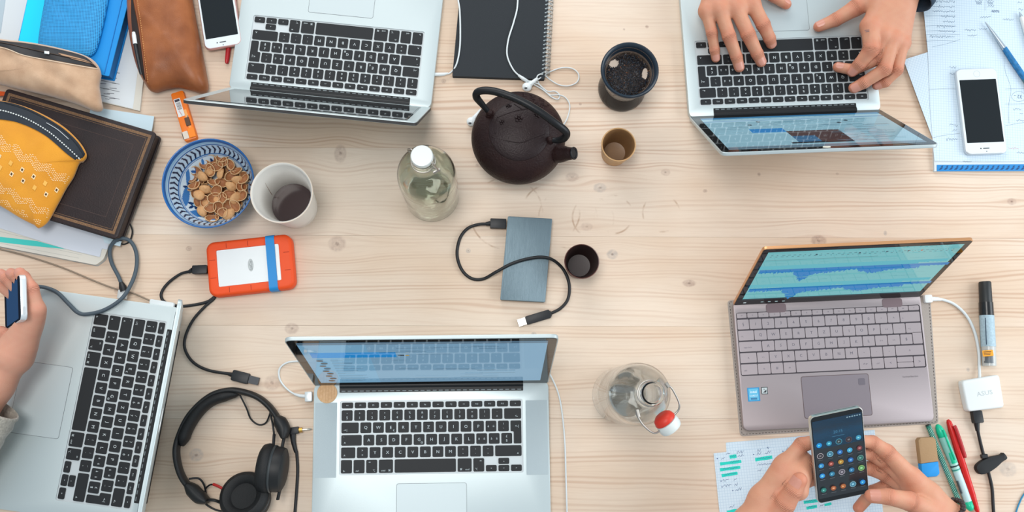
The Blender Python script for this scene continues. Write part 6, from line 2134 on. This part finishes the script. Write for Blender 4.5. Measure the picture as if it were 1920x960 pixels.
def sleeve(pts, radii, m, parent, nm='sleeve', n=28, wob=.0015):
    P = catmull([U(*p) for p in pts], 6)
    r = np.interp(np.linspace(0, 1, len(P)), np.linspace(0, 1, len(radii)), np.array(radii) * .001)
    r = r + wob * np.sin(np.arange(len(P)) * 1.9)
    V, F = tube(P, r, n, cap=False)
    V2, F2 = tube(P, r - .0022, n, cap=False)
    N0 = len(V)
    F = F + [tuple(i + N0 for i in f[::-1]) for f in F2]
    for k in range(n):
        k2 = (k + 1) % n
        F.append((k, k2, N0 + k2, N0 + k))
    F.append(tuple((len(P) - 1) * n + k for k in range(n - 1, -1, -1)))
    return part(nm, (np.vstack([V, V2]), F), m, parent, smooth=True)


def make_hand(person, palm, fingers, nails, base, red, **kw):
    V, F = fleshy(palm, fingers, **kw)
    o = part('hand', (V, F), SKIN, person, smooth=True, cols=skin_colours(V, fingers, base, red))
    crease_field(o, V, fingers)
    for i, up in nails: nail(fingers[i], up, o)
    return o


# ------------------------------------------------------------------ typist at the top right
ty = thing('person', 'person in a dark blue top typing with both hands at the top right', 'person', U(1530, -60, 15))
F1 = [[(1324, 18, 50, 10.4), (1335, 62, 43, 9.0), (1340, 94, 31, 7.9), (1342, 109, 23, 7.3)],
      [(1349, 14, 57, 11.4), (1367, 68, 49, 10.8), (1381, 107, 32, 9.3), (1386, 126, 24, 8.5)],
      [(1378, 10, 60, 12), (1403, 65, 50, 11.4), (1420, 101, 33, 9.6), (1427, 116, 25, 8.7)],
      [(1409, 4, 57, 12), (1431, 46, 48, 11.2), (1443, 72, 34, 9.6), (1446, 82, 25, 8.6)],
      [(1398, -72, 42, 15), (1424, -34, 38, 13), (1451, -8, 33, 10.5), (1474, 8, 26, 8.6)]]
W1 = (1368, -100, 50, 25)
palm1 = [[(1395, -330, 62, 34), (1375, -190, 56, 28), W1]] + [[W1, (m[0], m[1], m[2] - 2, m[3] + 3)] for m in ((1324, 20, 50, 9), (1349, 16, 56, 10), (1378, 12, 58, 10.5), (1409, 6, 55, 10.5))] + \
        [[(1325, 24, 46, 10), (1350, 20, 52, 11.5), (1379, 16, 54, 12), (1409, 10, 52, 12)], [(1345, -55, 48, 17), (1385, -60, 50, 18)], [W1, (1398, -72, 42, 16)]]
SK_B, SK_R = (202, 146, 118), (190, 102, 78)
make_hand(ty, palm1, F1, [(0, (0, -.3, 1)), (1, (0, -.3, 1)), (2, (.2, -.3, 1)), (3, (.3, -.3, 1)), (4, (.2, .6, .8))], SK_B, SK_R)
F2 = [[(1631, 48, 64, 14), (1634, 92, 63, 12.6), (1612, 120, 45, 10), (1598, 134, 31, 9.0)],
      [(1654, 64, 62, 12), (1646, 110, 46, 10.6), (1600, 131, 31, 9.2), (1571, 126, 23, 8.3)],
      [(1674, 72, 60, 12), (1659, 130, 54, 10.8), (1620, 155, 36, 9.4), (1601, 165, 26, 8.7)],
      [(1692, 80, 55, 10.6), (1682, 131, 47, 9.4), (1660, 154, 33, 8.2), (1644, 160, 25, 7.6)],
      [(1640, -6, 50, 17), (1604, 15, 43, 13.5), (1567, 37, 34, 11), (1535, 50, 26, 8.8)]]
W2 = (1694, -34, 55, 27)
palm2 = [[(1800, -200, 65, 33), (1750, -95, 60, 30), W2]] + [[W2, (m[0], m[1], m[2] - 2, m[3] + 2)] for m in ((1631, 48, 63, 13), (1653, 62, 61, 12), (1674, 72, 58, 11), (1692, 80, 53, 10))] + \
        [[(1632, 56, 59, 13), (1654, 68, 58, 13), (1674, 76, 55, 12), (1692, 84, 50, 10.5)], [W2, (1640, -6, 50, 18)], [(1650, 15, 56, 19), (1682, 25, 54, 18)]]
make_hand(ty, palm2, F2, [(0, (-.2, -.2, 1)), (1, (-.5, .5, .8)), (2, (-.2, -.4, 1)), (3, (-.2, -.4, 1)), (4, (-.3, .5, .9))], SK_B, SK_R)
DENIM = mat('dark_blue_knit', (52, 70, 88), .85, bump=(900, .6))
sleeve([(1704, -4, 56), (1752, -95, 60), (1815, -230, 66)], [38, 40, 45], DENIM, ty)
sleeve([(1371, -128, 50), (1378, -200, 56), (1400, -345, 62)], [34, 39, 45], DENIM, ty)
# a small tattoo on the knuckle
part('knuckle_mark', join(tube([U(1621, 57, 77.5), U(1630, 56, 78.5)], .0004, 6), tube([U(1623, 60, 77), U(1630, 59, 77.5)], .0004, 6)), mat('ink_mark', (96, 84, 96), .6), ty)

# ------------------------------------------------------------------ person holding the phone at the bottom right
pp = thing('person', 'person at the bottom right holding a lit phone in both hands', 'person', U(1580, 1010, 60))
F3 = [[(1466, 880, 108, 13), (1503, 834, 116, 10.6), (1536, 826, 122, 9), (1560, 826, 124, 8)],
      [(1474, 898, 98, 12), (1518, 868, 104, 10), (1550, 866, 108, 8.6), (1572, 866, 110, 7.8)],
      [(1480, 916, 88, 11), (1528, 896, 94, 9.6), (1556, 896, 96, 8.4), (1576, 896, 98, 7.6)],
      [(1456, 966, 112, 17), (1472, 944, 124, 14.5), (1488, 920, 134, 12.4), (1499, 900, 140, 10.8)]]
W3 = (1408, 992, 90, 27)
palm3 = [[(1290, 1170, 70, 36), (1350, 1080, 80, 30), W3]] + [[W3, (m[0], m[1], m[2], m[3] + 4)] for m in ((1466, 880, 104, 12), (1474, 898, 98, 12), (1480, 916, 90, 11))] + [[W3, (1458, 962, 110, 17)], [(1430, 935, 96, 20), (1466, 935, 104, 17)], [(1476, 868, 106, 15), (1500, 862, 104, 13), (1508, 892, 104, 12)], [(1470, 900, 106, 19), (1494, 890, 110, 16), (1498, 920, 112, 14)]]
SK_B2, SK_R2 = (206, 150, 122), (196, 106, 80)
make_hand(pp, palm3, F3, [(3, (-.75, .1, .7))], SK_B2, SK_R2)
F4 = [[(1708, 896, 108, 14), (1663, 848, 114, 11.6), (1636, 829, 118, 9.6), (1606, 826, 122, 8.4)],
      [(1710, 910, 98, 13), (1660, 866, 98, 11.6), (1632, 850, 102, 10), (1604, 850, 108, 8.6)],
      [(1714, 924, 88, 12.5), (1660, 888, 84, 11.6), (1630, 878, 86, 10), (1604, 876, 92, 8.6)],
      [(1716, 938, 80, 12), (1664, 912, 70, 11), (1636, 922, 68, 9.4), (1610, 952, 72, 8.4)],
      [(1748, 962, 112, 17), (1706, 940, 132, 13.6), (1664, 931, 140, 11.2), (1634, 930, 137, 9.8)]]
W4 = (1786, 990, 92, 28)
palm4 = [[(1900, 1160, 76, 36), (1842, 1080, 84, 31), W4]] + [[W4, (m[0], m[1], m[2], m[3] + 3)] for m in ((1708, 896, 106, 14), (1710, 914, 98, 13), (1714, 930, 90, 12), (1718, 948, 86, 11))] + [[W4, (1748, 962, 112, 18)], [(1740, 930, 104, 19), (1752, 955, 100, 20)]]
make_hand(pp, palm4, F4, [(4, (-.1, .25, 1))], SK_B2, SK_R2)
GREYS = mat('grey_jersey', (92, 96, 104), .85, bump=(800, .5))
sleeve([(1338, 1098, 79), (1312, 1138, 74), (1262, 1212, 68)], [38, 41, 46], GREYS, pp)
sleeve([(1852, 1096, 83), (1874, 1124, 80), (1930, 1205, 74)], [38, 41, 46], GREYS, pp)
br = thing('bracelet', 'bracelet of dark wooden beads on the wrist of the hand holding the phone', 'bracelet', U(1768, 950, 100))
wc_ = np.array(U(1764, 968, 96)); wd_ = np.array(U(1842, 1080, 84)) - np.array(U(1708, 905, 106)); wd_ /= np.linalg.norm(wd_)
s_ = np.cross(wd_, (0, 0, 1.)); s_ /= np.linalg.norm(s_); u_ = np.cross(s_, wd_)
bead_me = _mesh('bead', *ball((0, 0, 0), .0041, 6), mat('dark_wood_bead', (52, 42, 42), .4), True)
for k in range(27):
    a = 2 * math.pi * k / 27
    p = wc_ + (s_ * math.cos(a) * 1.02 + u_ * math.sin(a) * .98) * .0345
    o = bpy.data.objects.new('bead', bead_me); COL.objects.link(o); o.parent = br
    o.location = PM[br].inverted() @ Vector(p); PM[o] = PM[br]
# the phone they hold
tl, tr_, br_, bl_ = (np.array(U(*q)) for q in ((1519, 783, 165), (1618, 762, 165), (1628.5, 925, 110), (1533, 945, 110)))
ex = ((tr_ - tl) + (br_ - bl_)); wph = (np.linalg.norm(tr_ - tl) + np.linalg.norm(br_ - bl_)) / 2; ex /= np.linalg.norm(ex)
ey = (tl + tr_) / 2 - (bl_ + br_) / 2; hph = np.linalg.norm(ey); ey = ey - ex * ey.dot(ex); ey /= np.linalg.norm(ey)
ez = np.cross(ex, ey)
oc_ = (tl + tr_ + br_ + bl_) / 4
hp3 = thing('smartphone', 'black phone with a lit screen of app icons held in two hands', 'phone', oc_ - ez * .0085)
fm = lambda VF: frame_map(VF, oc_, ex, ey, ez)
part('frame', fm(prism(rrect(wph, hph, .0065, 5), -.0082, 0, .0008, 2, .0012)), mat('silver_phone_frame', (206, 204, 196), .25, .7), hp3, smooth=40)
part('front_glass', fm(prism(rrect(wph - .0016, hph - .0016, .006, 5), -.0003, .0004, .0002, 1)), mat('black_front_glass', (24, 28, 32), .12), hp3)
part('back_panel', fm(prism(rrect(wph - .003, hph - .003, .006, 5), -.0088, -.0081)), mat('dark_phone_back', (40, 42, 46), .3), hp3)
part('top_seam', fm(box(-wph * .40, wph * .40, hph / 2 - .0002, hph / 2 + .0003, -.0050, -.0044)), mat('dark_slot', (70, 74, 78), .5), hp3)
P = Paint(); P.w = .0005
sx, y0, y1 = wph / 2 - .0022, -hph / 2 + .0075, hph / 2 - .0075
P.rect(-sx, y0, sx, y1, (26, 32, 38))
nstep = 10
yb = y0 + (y1 - y0) * .64
for k in range(nstep):
    t = k / nstep
    P.rect(-sx, yb + (y1 - yb) * t, sx, yb + (y1 - yb) * (t + 1 / nstep) , (34 + int(8 * t), 100 - int(10 * t), 142 - int(14 * t)), 0)
P.text('20:15', 0, yb + (y1 - yb) * .50, .0062, (66, 134, 172)); P.rect(-.009, yb + (y1 - yb) * .34, .009, yb + (y1 - yb) * .355, (60, 122, 158))
for k in range(6): P.rect(sx - .004 - .0036 * k, y1 - .0042, sx - .0018 - .0036 * k, y1 - .0026, (150, 186, 204), 0)
ic = [[(0, 156, 240), (36, 150, 190), (40, 60, 66), (40, 30, 34), (60, 160, 200)],
      [(40, 34, 40), (60, 130, 160), (30, 110, 190), (60, 170, 220), (120, 44, 44)],
      [(50, 150, 220), (150, 60, 44), (190, 140, 40), (30, 110, 190), (40, 110, 100)],
      [(40, 150, 230), (40, 130, 170), (90, 84, 96), (40, 120, 170), (90, 160, 90)],
      [(30, 130, 120), (170, 90, 40), (180, 100, 40), (70, 140, 170), (40, 150, 230)]]
ring_c = {(0, 2): (70, 170, 200), (0, 3): (90, 60, 70), (1, 0): (200, 190, 196), (1, 1): (140, 200, 220), (2, 4): (110, 160, 150), (3, 2): (190, 184, 196), (3, 4): (160, 200, 110), (4, 3): (150, 200, 216)}
ys = [.69, .555, .43, .30, .115]
for r in range(5):
    for c in range(5):
        x = -sx + (2 * sx) * (c + .5) / 5; y = y0 + (y1 - y0) * ys[r]
        if (r, c) in ring_c: P.disc(x, y, .0047, ring_c[(r, c)], .0044)
        P.disc(x, y, .0040, ic[r][c], .0037)
        if (r + c) % 2: P.rect(x - .0016, y - .0012, x + .0016, y + .0012, tuple(min(255, v + 90) for v in ic[r][c]))
        else: P.poly(((x - .0014, y - .0014), (x + .0018, y), (x - .0014, y + .0014)), tuple(min(255, v + 100) for v in ic[r][c]))
        if r: P.rect(x - .0035, y - .0068, x + .0035, y - .0060, (92, 98, 104), 0)
part('display', fm(P.vf()), display_mat('lit_phone_screen', .72, .12), hp3, cols=P.C)

# ------------------------------------------------------------------ person with a phone at the left edge
pl_ = thing('person', 'person at the left edge with a cream knit cuff, holding a phone', 'person', U(10, 690, 60))
T1, T2 = np.array(U(37, 522, 150)), np.array(U(40, 607, 150))
zlo, zhi = 0., 150.
for _ in range(40):
    zm = (zlo + zhi) / 2
    if np.linalg.norm(np.array(U(8, 532, zm)) - T1) > .124: zlo = zm
    else: zhi = zm
B1 = np.array(U(8, 532, zm)); B2 = np.array(U(10, 613, zm))
ex = (T1 - T2) / 2 + (B1 - B2) / 2; wl_ = np.linalg.norm(ex); ex /= wl_
ey = (T1 + T2) / 2 - (B1 + B2) / 2; ll = np.linalg.norm(ey); ey -= ex * ey.dot(ex); ey /= np.linalg.norm(ey)
ez = np.cross(ex, ey)
oc_ = (T1 + T2 + B1 + B2) / 4
if ez[0] > 0: ez = -ez; ex = -ex
fm = lambda VF: frame_map(VF, oc_, ex, ey, ez)
lp = thing('smartphone', 'silver-edged phone held on edge in the hand at the left border', 'phone', oc_ - ez * .008)
part('frame', fm(prism(rrect(wl_, ll, .0085, 6), -.0085, 0, .0012, 2, .0012)), mat('bright_silver_edge', (226, 232, 236), .3, .4), lp, smooth=40)
part('front_glass', fm(prism(rrect(wl_ - .0022, ll - .0022, .008, 6), -.0003, .0003)), mat('bluish_phone_glass', (34, 40, 52), .3, 0, 0., ior=1.45), lp)
part('display', fm(prism(rrect(wl_ - .008, ll - .034, .001, 2), .0002, .0005)), mat('blue_dark_display', (20, 30, 46), .3, 0, 0., ior=1.45, emit=(52, 84, 124), emit_s=.6), lp)
part('power_button', fm(prism(rrect(.012, .003, .001, 2, wl_ * -.28 if ex[1] > 0 else wl_ * .28, 0), 0, .0006)) if False else
     frame_map(prism(rrect(.011, .0028, .0012, 3), 0, .0007), oc_ + ey * (ll / 2) - ez * .0042 - ex * (wl_ * .3) * (1 if ex[1] > 0 else -1), ex, -ez, ey), mat('button_grey', (196, 202, 206), .4, .4), lp)
F5 = [[(68, 580, 118, 11), (59, 542, 128, 9.8), (44, 520, 128, 9), (37, 512, 124, 8.2)],
      [(66, 592, 108, 11), (54, 545, 112, 9.6), (32, 519, 112, 8.8), (21, 513, 106, 8)],
      [(63, 602, 96, 11), (46, 552, 92, 10), (14, 524, 92, 8.6), (2, 514, 88, 7.8)],
      [(64, 612, 86, 10), (34, 560, 72, 9), (0, 535, 70, 8), (-12, 526, 68, 7)],
      [(40, 652, 88, 15), (28, 640, 84, 12), (14, 630, 78, 10), (2, 622, 72, 8.8)]]
W5 = (26, 664, 84, 24)
palm5 = [[(-150, 930, 66, 36), (-70, 810, 72, 31), (-10, 722, 78, 26), W5]] + [[W5, (m[0], m[1], m[2], m[3] + 2)] for m in ((68, 580, 118, 10), (66, 592, 108, 10), (63, 602, 96, 10), (58, 612, 86, 10))] + [[(66, 582, 116, 11), (60, 612, 88, 11)], [W5, (42, 650, 92, 16)]]
make_hand(pl_, palm5, F5, [(0, (.1, .5, 1)), (1, (.1, .5, 1)), (2, (.1, .5, 1))], (212, 156, 132), (200, 114, 92))
KNIT = mat('cream_knit', (196, 190, 178), .9, bump=(420, 1.2), var=(300, (150, 144, 134), .7), sheen=.4)
cf = sleeve([(-8, 762, 76), (-34, 800, 74), (-90, 880, 70), (-160, 980, 66)], [35, 37, 40, 44], KNIT, pl_, 'cuff', 40, .0012)
tpz = on = np.array(U(63, 566, 128))
part('hand_tattoo', join(*[tube([tpz - np.array((.004 * math.cos(a), .004 * math.sin(a), 0)), tpz + np.array((.004 * math.cos(a), .004 * math.sin(a), 0))], .0006, 6) for a in (.4, 1.5, 2.5)]), mat('ink_mark', (96, 84, 96), .6), pl_)
